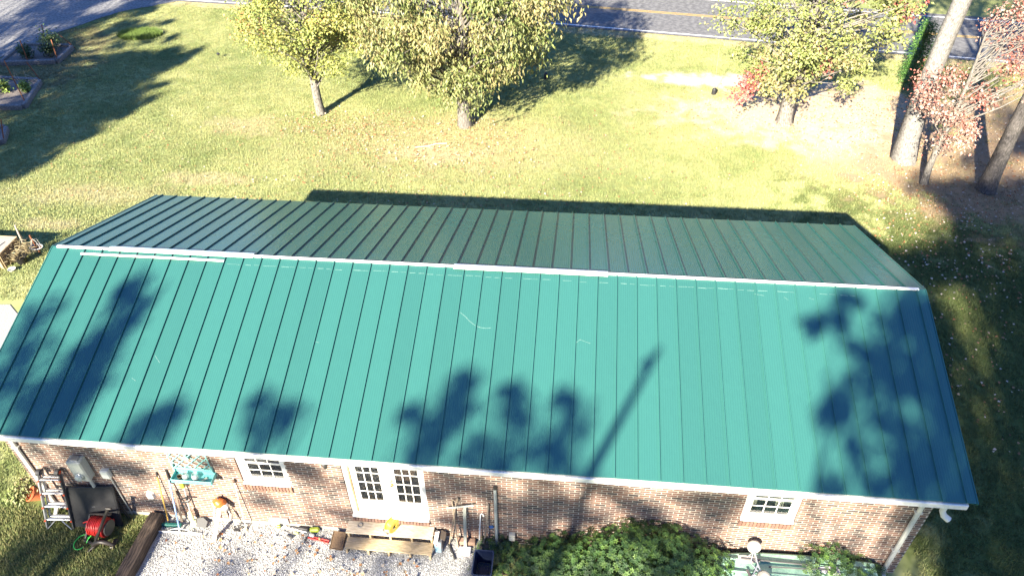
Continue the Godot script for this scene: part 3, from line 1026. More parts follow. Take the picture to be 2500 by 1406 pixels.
	for side in 2:
		var b0: Vector3 = fl if side == 0 else frr
		var t0: Vector3 = tl if side == 0 else tr
		var d := (t0 - b0).normalized()
		var sx := (frr - fl).normalized()
		var bb := Basis(sx, d, sx.cross(d))
		part(t, "outer_rail", MB.new().bbox((b0 + t0) * 0.5 + sx * (0.03 if side else -0.03), V(0.03, (t0 - b0).length(), 0.075), 0.005, bb), alu if side == 0 else mat(0.10, 0.10, 0.10, 0.5, 0.4))
		part(t, "inner_rail", MB.new().bbox((b0 + t0) * 0.5 + sx * (-0.012 if side else 0.012) + bb.z * -0.09, V(0.026, (t0 - b0).length(), 0.06), 0.005, bb), alu)
		var hg := part(t, "hinge", MB.new().lathe([[0.0, -0.04], [0.075, -0.04], [0.075, 0.04], [0.0, 0.04]], 16, Transform3D(Basis(bb.y, bb.x, -bb.z), t0 - d * 0.03)), dk)
		part(hg, "hinge_lock", MB.new().lathe([[0.0, -0.05], [0.04, -0.05], [0.04, 0.05], [0.0, 0.05]], 12, Transform3D(Basis(bb.y, bb.x, -bb.z), t0 - d * 0.03)), orange if side else mat(0.12, 0.13, 0.14, 0.4, 0.5))
		for k in 4:
			part(t, "rung_lock", MB.new().bbox(b0.lerp(t0, 0.16 + 0.23 * k) + bb.z * 0.045 + sx * (0.03 if side else -0.03), V(0.04, 0.04, 0.03), 0.008, bb), orange)
	for k in 4:
		var f := 0.17 + 0.23 * k
		for back in 2:
			var a := fl.lerp(tl, f) + V(0, -0.02 * back, -0.09 * back)
			var b := frr.lerp(tr, f) + V(0, -0.02 * back, -0.09 * back)
			part(t, "rung", MB.new().bbox((a + b) * 0.5, V(a.distance_to(b), 0.03, 0.055), 0.006, Basis((b - a).normalized(), Vector3.UP, (b - a).normalized().cross(Vector3.UP))), alu)
	for side in 2:
		var s0: Vector3 = fl.lerp(tl, 0.16) if side == 0 else frr.lerp(tr, 0.16)
		var mid := fl.lerp(frr, 0.32 if side == 0 else 0.68).lerp(tl.lerp(tr, 0.5), 0.16)
		part(t, "brace", MB.new().tube([(fl if side == 0 else frr) + V(0, 0.03, 0.03), mid + V(0, 0, 0.03)], [0.012], 6), alu)
		s0 = s0
	# terracotta pot with a wilted plant at the corner
	t = thing("flower_pot", "tipped orange plastic flower pot with weeds at the house corner", "flower pot", V(-0.42, 0, 3.66))
	var px := Transform3D(Basis(V(0, 0, 1), 0.75).rotated(Vector3.UP, 0.5), V(-0.42, 0.11, 3.66))
	part(t, "pot", MB.new().lathe([[0.0, -0.12], [0.10, -0.12], [0.16, 0.10], [0.17, 0.10], [0.17, 0.13], [0.15, 0.13], [0.09, -0.10], [0.0, -0.10]], 20, px), noisy(Color(0.48, 0.11, 0.04), Color(0.62, 0.18, 0.07), 4.0, 0.7, 74))
	var hp := []
	for k in 13: hp.append(V(-0.62 - 0.16 * sin(PI * k / 12.0), 0.12 + 0.42 * k / 12.0, 3.56 - 0.1 * sin(PI * k / 12.0)))
	part(t, "handle", MB.new().tube(hp, [0.008], 6), mat(0.35, 0.18, 0.12, 0.6))
	leaf_clump(t, "weeds", [[V(-0.62, 0.24, 3.62), 0.24], [V(-0.75, 0.18, 3.75), 0.2], [V(-0.9, 0.14, 3.7), 0.22], [V(-0.72, 0.32, 3.5), 0.18]], 130, 0.09, 0.018, [Color(0.13, 0.16, 0.05), Color(0.22, 0.20, 0.09), Color(0.17, 0.22, 0.06)], 0.8)
	# hose reel cart
	make_hose_reel()
	# railway sleeper
	var tm := noisy(Color(0.022, 0.016, 0.012), Color(0.105, 0.074, 0.052), 2.2, 0.9, 75, V(1.0, 1.0, 0.12), 3.0)
	var tw := MB.new()
	var c0 := V(2.56, 0.125, 3.95)
	var c1 := V(2.48, 0.125, 6.6)
	var dz := (c1 - c0).normalized()
	var sxx := dz.cross(Vector3.UP).normalized() * -1.0
	var seg := 14
	for i in seg:
		var q := []
		for e in 2:
			var f := float(i + e) / seg
			var c := c0.lerp(c1, f)
			var hw := 0.145 + 0.008 * sin(f * 19.0)
			var hh := 0.125 + 0.005 * sin(f * 27.0 + 1.0)
			var ring := []
			for k in [[-1, -1], [1, -1], [1, 0.75], [0.85, 1], [-0.85, 1], [-1, 0.75]]:
				ring.append(c + sxx * hw * k[0] + V(0, hh * k[1] , 0))
			q.append(ring)
		for k in 6:
			tw.quad(q[0][k], q[0][(k + 1) % 6], q[1][(k + 1) % 6], q[1][k])
		if i == 0:
			for k in 4: tw.face(q[0][0], q[0][k + 2], q[0][k + 1])
		if i == seg - 1:
			for k in 4: tw.face(q[1][0], q[1][k + 1], q[1][k + 2])
	solo("timber_beam", tw, tm, "heavy dark weathered timber lying between the lawn and gravel", "timber", V(2.52, 0, 5.2))

func make_hose_reel() -> void:
	var pl := noisy(Color(0.022, 0.018, 0.015), Color(0.045, 0.037, 0.031), 3.0, 0.45, 76)
	var t := thing("hose_reel", "brown plastic hose reel cart wound with red hose on the grass", "hose reel", V(1.55, 0, 4.5))
	var ax := V(1.0, 0, 0.08).normalized()
	var c := V(1.58, 0.34, 4.42)
	var bx := Transform3D(Basis(ax.cross(Vector3.UP).normalized(), ax, V(0, 1, 0)).orthonormalized(), c)
	bx.basis = Basis(V(0, 1, 0), ax, V(0, 1, 0).cross(ax)).orthonormalized()
	var drum := part(t, "drum", MB.new().lathe([[0.0, -0.20], [0.09, -0.20], [0.09, 0.20], [0.0, 0.20]], 16, bx), mat(0.10, 0.09, 0.085, 0.5))
	for s in [-1.0, 1.0]:
		part(drum, "flange", MB.new().lathe([[0.0, s * 0.215 - 0.008], [0.165, s * 0.215 - 0.008], [0.17, s * 0.215], [0.165, s * 0.215 + 0.008], [0.0, s * 0.215 + 0.008]], 28, bx), mat(0.09, 0.085, 0.08, 0.4))
	var red := mat(0.36, 0.020, 0.018, 0.35)
	var hp := []
	for layer in 3:
		var turns := 9
		for k in turns * 12 + 1:
			var a := TAU * k / 12.0
			var f := float(k) / (turns * 12)
			if layer % 2: f = 1.0 - f
			var r := 0.125 + layer * 0.034 + 0.006 * sin(k * 0.37)
			hp.append(c + ax * (f - 0.5) * 0.36 + V(0, 1, 0) * sin(a) * r + V(0, 1, 0).cross(ax) * cos(a) * r)
	part(t, "red_hose", MB.new().tube(hp, [0.017], 7), red)
	part(t, "red_hose", MB.new().tube([c + V(-0.16, 0.2, 0.02), c + V(-0.24, 0.17, 0.03), c + V(-0.31, 0.12, 0.02)], [0.017], 7), red)
	var bar := func(a: Vector3, b: Vector3, w: float, h: float) -> void:
		var d := (b - a).normalized()
		var s := d.cross(Vector3.UP).normalized()
		part(t, "frame_bar", MB.new().bbox((a + b) * 0.5, V(w, a.distance_to(b), h), 0.008, Basis(s, d, s.cross(d))), pl)
	bar.call(V(1.95, 0.94, 4.36), V(1.58, 0.22, 4.70), 0.07, 0.045)
	bar.call(V(1.27, 0.42, 4.20), V(1.24, 0.06, 4.58), 0.045, 0.04)
	bar.call(V(1.22, 0.06, 4.60), V(1.56, 0.08, 4.72), 0.05, 0.05)
	bar.call(V(1.27, 0.42, 4.20), V(1.86, 0.62, 4.30), 0.045, 0.04)
	bar.call(V(1.34, 0.0, 4.34), V(1.33, 0.37, 4.40), 0.06, 0.12)
	bar.call(V(1.84, 0.0, 4.46), V(1.84, 0.37, 4.46), 0.06, 0.14)
	bar.call(V(1.56, 0.10, 4.70), V(1.40, 0.0, 4.85), 0.05, 0.05)
	var arc := []
	for k in 9: arc.append(V(1.50 + 0.42 * k / 8.0, 0.10 + 0.12 * sin(PI * k / 8.0), 4.72 - 0.03 * k / 8.0))
	part(t, "front_guard", MB.new().tube(arc, [0.05, 0.055, 0.055, 0.05, 0.05, 0.05, 0.05, 0.045, 0.04], 8), pl)
	part(t, "foot", MB.new().bbox(V(1.88, 0.03, 4.62), V(0.10, 0.06, 0.22), 0.015), pl)
	part(t, "grip", MB.new().bbox(V(1.97, 0.95, 4.36), V(0.13, 0.05, 0.05), 0.012), pl)
	var loop := []
	for k in 25:
		var a := TAU * k / 26.0 + 0.6
		loop.append(V(1.17 + 0.13 * cos(a) + 0.02 * k / 25.0, 0.05 + 0.03 * k / 25.0, 4.66 + 0.17 * sin(a)))
	loop.append(V(1.32, 0.10, 4.60)); loop.append(V(1.43, 0.22, 4.56))
	part(t, "leader_hose", MB.new().tube(loop, [0.011], 7), mat(0.06, 0.55, 0.08, 0.4))

# ---------------------------------------------------------------- leaves
func leaf_mesh(l: float, w: float, bend := 0.25) -> ArrayMesh:
	var mb := MB.new()
	var a := V(0, 0, 0)
	var b := V(w, w * 0.3, l * 0.45)
	var c := V(0, -l * bend, l)
	var d := V(-w, w * 0.3, l * 0.45)
	var m := V(0, -l * bend * 0.2, l * 0.5)
	mb.face(a, m, b); mb.face(m, c, b); mb.face(a, d, m); mb.face(m, d, c)
	return mb.mesh()

func whorl_mesh(l: float, w: float, n: int) -> ArrayMesh:
	var mb := MB.new()
	for k in n:
		var a := TAU * k / n
		var f := V(cos(a), 0.35, sin(a)).normalized()
		var s := V(-sin(a), 0, cos(a)) * w
		var p0 := f * l * 0.06
		var p1 := f * l * 0.5
		var p2 := f * l - V(0, l * 0.18, 0)
		mb.face(p0, p1 - s, p1 + V(0, -0.15 * w, 0)); mb.face(p0, p1 + V(0, -0.15 * w, 0), p1 + s)
		mb.face(p1 - s, p2, p1); mb.face(p1, p2, p1 + s)
	return mb.mesh()

var leaf_mats := {}
func leaf_mat(rough: float, glow: float) -> StandardMaterial3D:
	var key := "%.2f %.2f" % [rough, glow]
	if leaf_mats.has(key): return leaf_mats[key]
	var m := StandardMaterial3D.new()
	m.vertex_color_use_as_albedo = true
	m.roughness = rough
	m.cull_mode = BaseMaterial3D.CULL_DISABLED
	if glow > 0:
		m.backlight_enabled = true
		m.backlight = Color(glow, glow, glow * 0.6)
	leaf_mats[key] = m
	return m

func leaf_xf(p: Vector3, droop: float, s: float) -> Transform3D:
	var a := rnd(0, TAU)
	var f := V(cos(a), -droop + rnd(-0.5, 0.5), sin(a)).normalized()
	var side := (Vector3.UP + V(rnd(-0.6, 0.6), 0, rnd(-0.6, 0.6))).cross(f).normalized()
	return Transform3D(Basis(side, f.cross(side), f).scaled_local(Vector3.ONE * s), p)

# clumps: [centre, radius(, colour index offset)] in world coordinates
func leaf_clump(parent: Node, called: String, clumps: Array, per: int, l: float, w: float, cols: Array, droop := 0.3, rough := 0.55, glow := 0.0, mesh: ArrayMesh = null) -> MeshInstance3D:
	var org := Vector3.ZERO
	var p := parent
	while p != self and p is Node3D:
		org += (p as Node3D).position
		p = p.get_parent()
	var xs := []
	var cc := []
	for c in clumps:
		var r: float = c[1]
		var pal: Array = c[2] if c.size() > 2 else cols
		var base: Color = pal[rng.randi() % pal.size()]
		for i in int(per * (c[3] if c.size() > 3 else 1.0)):
			var d := V(rng.randfn(), rng.randfn() * 0.8, rng.randfn())
			d = d.normalized() * r * (pow(rng.randf(), 0.5) if rng.randf() < 0.8 else rnd(0.8, 1.5))
			xs.append(leaf_xf(c[0] + d - org, droop, rnd(0.7, 1.3)))
			var k := base.lerp(pal[rng.randi() % pal.size()], rng.randf())
			var q := rnd(0.75, 1.25)
			cc.append(Color(k.r * q, k.g * q, k.b * q))
	return baked(parent, called, mesh if mesh else leaf_mesh(l, w), leaf_mat(rough, glow), xs, cc)

# ---------------------------------------------------------------- tools along the wall
func rod(t: Node, called: String, pts: Array, r: float, m: Material, sides := 8) -> MeshInstance3D:
	return part(t, called, MB.new().tube(pts, [r], sides), m)

func slab(t: Node, called: String, a: Vector3, b: Vector3, w: float, d: float, m: Material, side := Vector3.RIGHT) -> MeshInstance3D:
	var y := (b - a).normalized()
	var z := side.cross(y).normalized()
	var x := y.cross(z)
	return part(t, called, MB.new().bbox((a + b) * 0.5, V(w, a.distance_to(b), d), minf(w, d) * 0.18, Basis(x, y, z)), m)

func make_tools_left() -> void:
	var black := mat(0.025, 0.025, 0.028, 0.6)
	var lime := noisy(Color(0.27, 0.34, 0.03), Color(0.38, 0.46, 0.06), 8.0, 0.5, 87)
	var silver := mat(0.62, 0.62, 0.60, 0.4, 0.5)
	# teal wall rack
	var teal := noisy(Color(0.16, 0.46, 0.44), Color(0.30, 0.62, 0.58), 3.0, 0.5, 81)
	var t := thing("wall_rack", "teal metal lattice rack with a tray hanging on the brick wall", "wall rack", V(3.85, 1.80, WZ))
	var x0 := 3.46
	var x1 := 4.26
	var zb := WZ + 0.045
	var fr := MB.new()
	fr.tube([V(x0, 2.62, zb), V(x0, 1.86, zb)], [0.011], 6); fr.tube([V(x1, 2.62, zb), V(x1, 1.86, zb)], [0.011], 6)
	fr.tube([V(x0, 2.60, zb), V(x1, 2.60, zb)], [0.009], 6); fr.tube([V(x0, 1.90, zb), V(x1, 1.90, zb)], [0.009], 6)
	part(t, "frame", fr, teal)
	for k in range(-3, 5):
		var a := x0 + 0.2 * k
		for dr in [1.0, -1.0]:
			var p0 := Vector2(a if dr > 0 else x1 - (a - x0), 1.90)
			var p1 := Vector2(p0.x + dr * 0.7, 2.60)
			# clip to the frame
			var q0 := p0
			var q1 := p1
			if dr > 0:
				if q0.x < x0: q0 = Vector2(x0, 1.90 + (x0 - p0.x))
				if q1.x > x1: q1 = Vector2(x1, 1.90 + (x1 - p0.x))
			else:
				if q0.x > x1: q0 = Vector2(x1, 1.90 + (p0.x - x1))
				if q1.x < x0: q1 = Vector2(x0, 1.90 + (p0.x - x0))
			if q1.y - q0.y < 0.08: continue
			slab(t, "lattice_bar", V(q0.x, q0.y, zb + 0.012 * dr), V(q1.x, q1.y, zb + 0.012 * dr), 0.017, 0.005, teal)
	var sun_d := PackedVector2Array()
	for k in 10: sun_d.append(Vector2(cos(TAU * k / 10.0), sin(TAU * k / 10.0)) * 0.06)
	part(t, "medallion", MB.new().prism(sun_d, 0.0, 0.01, Transform3D(Basis.IDENTITY, V(3.84, 2.28, zb + 0.02))), teal)
	var ty := 1.70
	var tray := MB.new()
	tray.span(V(x0, ty, zb - 0.04), V(x1 + 0.03, ty + 0.012, zb + 0.20))
	tray.bbox(V(3.875, ty + 0.045, zb + 0.205), V(0.84, 0.10, 0.014), 0.004); tray.bbox(V(x0 - 0.005, ty + 0.045, zb + 0.08), V(0.014, 0.10, 0.24), 0.004); tray.bbox(V(x1 + 0.035, ty + 0.045, zb + 0.08), V(0.014, 0.10, 0.24), 0.004); tray.bbox(V(3.875, ty + 0.10, zb - 0.03), V(0.8, 0.2, 0.012), 0.004)
	part(t, "tray", tray, noisy(Color(0.05, 0.24, 0.24), Color(0.22, 0.52, 0.50), 5.0, 0.5, 82))
	for s in [x0, x1]: slab(t, "bracket", V(s, 1.80, zb - 0.02), V(s, 1.98, zb - 0.02), 0.012, 0.05, teal)
	var gm := StandardMaterial3D.new()
	gm.transparency = BaseMaterial3D.TRANSPARENCY_ALPHA
	gm.albedo_color = Color(0.75, 0.78, 0.78, 0.35)
	gm.roughness = 0.08
	for k in 2:
		var gj := V([3.72, 3.92][k], ty + 0.012, zb + 0.10)
		solo("glass_jar", MB.new().lathe([[0.0, 0.0], [0.045, 0.0], [0.062, 0.03], [0.066, 0.09], [0.05, 0.13], [0.042, 0.15], [0.046, 0.16], [0.04, 0.16], [0.046, 0.13], [0.06, 0.09], [0.056, 0.03], [0.0, 0.008]], 18, Transform3D(Basis.IDENTITY, gj)), gm, "clear round glass jar standing in the teal wall rack tray", "jar", gj, "glass jars in the teal rack")
	t = thing("garden_trowel", "small grey hand trowel lying in the teal wall rack tray", "trowel", V(4.10, ty + 0.012, zb + 0.12))
	slab(t, "blade", V(4.06, ty + 0.026, zb + 0.16), V(4.14, ty + 0.030, zb + 0.06), 0.05, 0.006, mat(0.35, 0.34, 0.31, 0.5, 0.4), V(1, 0, 0.6).normalized())
	rod(t, "handle", [V(4.06, ty + 0.030, zb + 0.16), V(4.02, ty + 0.10, zb + 0.19)], 0.012, black)
	solo("seed_pot", MB.new().lathe([[0.0, 0.0], [0.035, 0.0], [0.045, 0.08], [0.05, 0.085], [0.042, 0.085], [0.033, 0.01], [0.0, 0.01]], 14, Transform3D(Basis.IDENTITY, V(3.60, ty + 0.012, zb + 0.11))), mat(0.06, 0.04, 0.02, 0.7), "small dark pot standing in the teal rack tray", "pot", V(3.60, ty + 0.012, zb + 0.11))
	# push broom with a yellow pole
	t = thing("push_broom", "yellow handled push broom with a green head leaning on the wall", "broom", V(2.84, 0, 4.05))
	rod(t, "handle", [V(2.85, 0.12, 4.06), V(2.995, 1.55, WZ + 0.035)], 0.014, noisy(Color(0.52, 0.30, 0.06), Color(0.62, 0.40, 0.10), 4.0, 0.5, 83))
	rod(t, "grip", [V(2.993, 1.53, WZ + 0.037), V(3.005, 1.66, WZ + 0.02)], 0.017, black)
	rod(t, "socket", [V(2.84, 0.07, 4.07), V(2.853, 0.16, 4.055)], 0.018, black)
	part(t, "head", MB.new().bbox(V(2.86, 0.06, 4.09), V(0.56, 0.05, 0.07), 0.012, Basis(Vector3.UP, 0.03)), mat(0.015, 0.13, 0.11, 0.6))
	var br := MB.new()
	for k in 40: br.box(V(2.60 + k * 0.0133, 0.022, 4.10 + rnd(-0.02, 0.02)), V(0.009, 0.044, 0.05))
	part(t, "bristles", br, mat(0.03, 0.10, 0.09, 0.8)).set_meta("kind", "stuff")
	# wide rake
	var blue := mat(0.25, 0.38, 0.66, 0.4)
	t = thing("landscape_rake", "wide silver landscape rake with a blue handle leaning on the wall", "rake", V(3.16, 0, 4.2))
	rod(t, "handle", [V(3.165, 0.10, 4.22), V(3.232, 1.50, WZ + 0.04)], 0.017, blue)
	rod(t, "grip", [V(3.231, 1.48, WZ + 0.04), V(3.245, 1.76, WZ + 0.018)], 0.021, black)
	rod(t, "socket", [V(3.16, 0.02, 4.235), V(3.168, 0.17, 4.212)], 0.021, silver)
	rod(t, "brace", [V(2.88, 0.05, 4.245), V(3.02, 0.13, 4.232), V(3.16, 0.15, 4.22), V(3.31, 0.13, 4.222), V(3.45, 0.05, 4.225)], 0.010, silver)
	part(t, "head", MB.new().bbox(V(3.17, 0.03, 4.245), V(0.95, 0.055, 0.022), 0.005, Basis(Vector3.UP, 0.025)), mat(0.70, 0.70, 0.68, 0.45, 0.3))
	for k in 24:
		part(t, "tine", MB.new().box(V(2.72 + k * 0.039, 0.012, 4.215 - k * 0.001), V(0.010, 0.022, 0.06)), silver)
	# grey stick
	t = thing("wood_stake", "short grey weathered wooden stake leaning on the wall", "stake", V(3.10, 0, 4.0))
	slab(t, "stake", V(3.10, 0.0, 4.0), V(3.22, 1.05, WZ + 0.03), 0.045, 0.02, noisy(Color(0.16, 0.12, 0.09), Color(0.26, 0.21, 0.16), 5.0, 0.9, 84))
	# battery string trimmer, head down
	t = thing("string_trimmer", "lime and grey string trimmer standing head down against the wall", "trimmer", V(3.42, 0, 3.98))
	rod(t, "shaft", [V(3.40, 0.42, 3.99), V(3.50, 1.30, WZ + 0.06)], 0.016, silver)
	part(t, "battery_housing", MB.new().bbox(V(3.51, 1.42, WZ + 0.08), V(0.09, 0.22, 0.12), 0.02, Basis(V(0, 0, 1), -0.1)), lime)
	part(t, "battery", MB.new().bbox(V(3.53, 1.56, WZ + 0.08), V(0.13, 0.10, 0.13), 0.02), black)
	part(t, "motor_cap", MB.new().bbox(V(3.60, 1.48, WZ + 0.07), V(0.10, 0.10, 0.10), 0.03), black)
	var gr := []
	for k in 15: gr.append(V(3.46 + 0.10 * sin(TAU * k / 14.0), 0.92 + 0.02 * cos(TAU * k / 14.0), 4.01 + 0.07 * cos(TAU * k / 14.0)))
	rod(t, "loop_handle", gr, 0.013, black)
	rod(t, "collar", [V(3.447, 0.86, 3.955), V(3.46, 0.98, 3.945)], 0.026, black)
	part(t, "lower_housing", MB.new().bbox(V(3.385, 0.30, 4.0), V(0.09, 0.34, 0.08), 0.025, Basis(V(0, 0, 1), -0.1)), mat(0.60, 0.64, 0.36, 0.5))
	part(t, "head", MB.new().lathe([[0.0, 0.0], [0.085, 0.0], [0.09, 0.03], [0.075, 0.08], [0.05, 0.13], [0.0, 0.14]], 18, Transform3D(Basis.IDENTITY, V(3.40, 0.015, 4.02))), mat(0.66, 0.68, 0.44, 0.5))
	var gp := PackedVector2Array([Vector2(0.03, -0.07), Vector2(0.26, -0.09), Vector2(0.28, 0.05), Vector2(0.16, 0.13), Vector2(0.03, 0.1)])
	part(t, "guard", MB.new().prism(gp, 0.0, 0.012, Transform3D(Basis(V(1, 0, 0), V(0, 0.5, -0.86), V(0, 0.86, 0.5)), V(3.42, 0.09, 4.03))), mat(0.07, 0.07, 0.07, 0.6))
	# lime spool disc hanging above it
	t = thing("line_spool", "round lime green line spool under the teal rack tray", "spool", V(3.36, 1.46, WZ))
	var zx := Transform3D(Basis(V(0.6, 0, -0.8), V(0.8, 0, 0.6), V(0, 1, 0)).orthonormalized(), V(3.36, 1.52, WZ + 0.075))
	part(t, "disc", MB.new().lathe([[0.0, -0.02], [0.075, -0.02], [0.075, 0.02], [0.03, 0.028], [0.0, 0.028]], 22, zx), lime)
	part(t, "hub", MB.new().lathe([[0.0, -0.09], [0.02, -0.09], [0.02, 0.035], [0.0, 0.036]], 10, zx), black)
	# board
	t = thing("wood_board", "pale unpainted wooden board propped on the orange trimmer", "board", V(4.0, 0, 4.35))
	slab(t, "board", V(3.97, 0.01, 4.38), V(4.15, 0.74, 4.01), 0.09, 0.04, noisy(Color(0.50, 0.43, 0.32), Color(0.66, 0.60, 0.48), 3.0, 0.8, 85))
	for k in 2: part(t, "screw_hole", MB.new().lathe([[0.0, 0.0], [0.008, 0.0], [0.008, 0.024], [0.0, 0.024]], 10, Transform3D(Basis(V(1, 0, 0), V(0, 0.45, 0.89), V(0, -0.89, 0.45)), V(4.115 + 0.03 * k, 0.69 + 0.006 * k, 4.035))), mat(0.05, 0.07, 0.12))
	# orange petrol trimmer
	var orange := noisy(Color(0.36, 0.10, 0.02), Color(0.52, 0.15, 0.03), 8.0, 0.45, 89)
	t = thing("brush_cutter", "orange and white petrol trimmer leaning engine up on the wall", "trimmer", V(4.2, 0, 4.0))
	rod(t, "shaft", [V(4.36, 0.05, 4.02), V(4.27, 0.60, 3.96)], 0.014, mat(0.66, 0.66, 0.64, 0.4, 0.4))
	part(t, "engine_cover", MB.new().lathe([[0.0, -0.14], [0.09, -0.12], [0.135, -0.04], [0.13, 0.05], [0.09, 0.12], [0.0, 0.15]], 16, Transform3D(Basis(V(0, 0, 1), 0.5).scaled(V(1.05, 0.95, 0.7)), V(4.17, 0.86, WZ + 0.115))), orange)
	part(t, "starter_case", MB.new().lathe([[0.0, -0.05], [0.075, -0.05], [0.08, 0.02], [0.05, 0.06], [0.0, 0.07]], 16, Transform3D(Basis(V(1, 0, 0), V(0, 0, 1), V(0, -1, 0)), V(4.27, 0.80, WZ + 0.15))), mat(0.66, 0.65, 0.60, 0.4))
	part(t, "muffler", MB.new().bbox(V(4.29, 0.69, WZ + 0.12), V(0.09, 0.09, 0.09), 0.02), mat(0.10, 0.10, 0.10, 0.6))
	part(t, "fuel_tank", MB.new().bbox(V(4.05, 0.80, WZ + 0.10), V(0.12, 0.12, 0.12), 0.03), mat(0.62, 0.61, 0.57, 0.4))
	part(t, "plug_cap", MB.new().bbox(V(4.17, 1.03, WZ + 0.11), V(0.03, 0.07, 0.03), 0.008), mat(0.04, 0.04, 0.05))
	rod(t, "skid_bar", [V(4.03, 0.78, WZ + 0.13), V(3.96, 0.50, 4.02), V(3.90, 0.22, 4.02)], 0.014, mat(0.66, 0.66, 0.62, 0.4))
	rod(t, "throttle_grip", [V(4.31, 0.50, 3.98), V(4.30, 0.36, 4.06)], 0.022, mat(0.60, 0.56, 0.46, 0.5))
	var lh := []
	for k in 13: lh.append(V(4.42 + 0.11 * sin(TAU * k / 12.0), 0.11 + 0.035 * cos(TAU * k / 12.0), 4.05 + 0.05 * cos(TAU * k / 12.0)))
	rod(t, "loop_handle", lh, 0.010, black)
	part(t, "guard", MB.new().bbox(V(4.36, 0.02, 4.07), V(0.14, 0.04, 0.10), 0.012), black)
	# thin pole
	t = thing("pole_tool", "thin white pole with a dark head leaning beside the orange trimmer", "pole", V(4.56, 0, 4.03))
	rod(t, "pole", [V(4.56, 0.0, 4.05), V(4.622, 1.54, WZ + 0.03)], 0.011, mat(0.66, 0.64, 0.60, 0.5))
	part(t, "head", MB.new().bbox(V(4.632, 1.58, WZ + 0.04), V(0.05, 0.09, 0.05), 0.012), mat(0.10, 0.06, 0.04, 0.6))
	part(t, "tip", MB.new().bbox(V(4.565, 0.03, 4.06), V(0.05, 0.05, 0.06), 0.012), mat(0.40, 0.34, 0.16, 0.6))
	# lime pole saw lying by the foundation vent
	t = thing("pole_saw", "lime and black pole saw lying on gravel along the foundation", "pole saw", V(5.7, 0, 4.0))
	rod(t, "shaft", [V(5.34, 0.09, 3.96), V(5.90, 0.06, 4.02)], 0.018, mat(0.66, 0.66, 0.62, 0.4))
	part(t, "battery_housing", MB.new().bbox(V(6.05, 0.09, 3.96), V(0.20, 0.10, 0.10), 0.025, Basis(Vector3.UP, 0.12)), lime)
	part(t, "motor", MB.new().bbox(V(5.80, 0.06, 3.945), V(0.24, 0.09, 0.08), 0.02, Basis(Vector3.UP, -0.1)), black)
	part(t, "battery", MB.new().bbox(V(6.02, 0.06, 4.08), V(0.12, 0.08, 0.07), 0.02, Basis(Vector3.UP, -0.2)), mat(0.42, 0.42, 0.44, 0.4))
	part(t, "saw_head", MB.new().bbox(V(5.26, 0.09, 3.95), V(0.08, 0.08, 0.06), 0.015), mat(0.20, 0.24, 0.04, 0.5))
	part(t, "guide_bar", MB.new().bbox(V(5.50, 0.028, 4.045), V(0.30, 0.008, 0.035), 0.003, Basis(Vector3.UP, -0.25)), mat(0.22, 0.22, 0.22, 0.4, 0.5))
	var pg := PackedVector2Array([Vector2(0.0, -0.02), Vector2(0.16, -0.03), Vector2(0.20, 0.06), Vector2(0.02, 0.03)])
	part(t, "guard", MB.new().prism(pg, 0.0, 0.01, Transform3D(Basis(V(0.9, 0, 0.43), V(0, 1, 0), V(-0.43, 0, 0.9)), V(5.46, 0.03, 4.10))), mat(0.06, 0.06, 0.06))
	part(t, "trigger", MB.new().bbox(V(5.66, 0.05, 4.05), V(0.12, 0.03, 0.05), 0.01, Basis(Vector3.UP, -0.3)), mat(0.55, 0.62, 0.20, 0.5))
	# red bar tool
	var red := mat(0.50, 0.035, 0.025, 0.4)
	t = thing("bolt_cutter", "long red handled cutter lying on gravel by the brown tray", "cutter", V(6.2, 0, 4.2))
	rod(t, "handle", [V(5.95, 0.045, 4.13), V(6.42, 0.045, 4.22)], 0.018, red)
	rod(t, "handle", [V(5.97, 0.035, 4.09), V(6.42, 0.045, 4.165)], 0.016, red)
	part(t, "jaw", MB.new().bbox(V(5.91, 0.03, 4.16), V(0.05, 0.03, 0.11), 0.01, Basis(Vector3.UP, -0.3)), mat(0.05, 0.05, 0.05, 0.5))
	# brown boot tray leaning on the steps
	t = thing("metal_tray", "rusty brown ribbed tray tilted against the wooden steps", "tray", V(6.6, 0, 4.2))
	var bt := Basis(V(1, 0, -0.05).normalized(), 0.35) * Basis(Vector3.UP, -0.05)
	var tb := noisy(Color(0.10, 0.062, 0.032), Color(0.20, 0.13, 0.07), 4.0, 0.5, 86)
	var tcn := V(6.62, 0.085, 4.17)
	part(t, "pan", MB.new().bbox(tcn, V(0.27, 0.012, 0.36), 0.004, bt), tb)
	for s in [[0.135, 0.0, 0.014, 0.37], [-0.135, 0.0, 0.014, 0.37], [0.0, 0.18, 0.27, 0.014], [0.0, -0.18, 0.27, 0.014]]:
		part(t, "rim", MB.new().bbox(tcn + bt * V(s[0], 0.012, s[1]), V(s[2], 0.03, s[3]), 0.005, bt), tb)
	for k in 9: part(t, "rib", MB.new().box(tcn + bt * V(0, 0.008, -0.07 + k * 0.026), V(0.22, 0.008, 0.009), bt), tb)

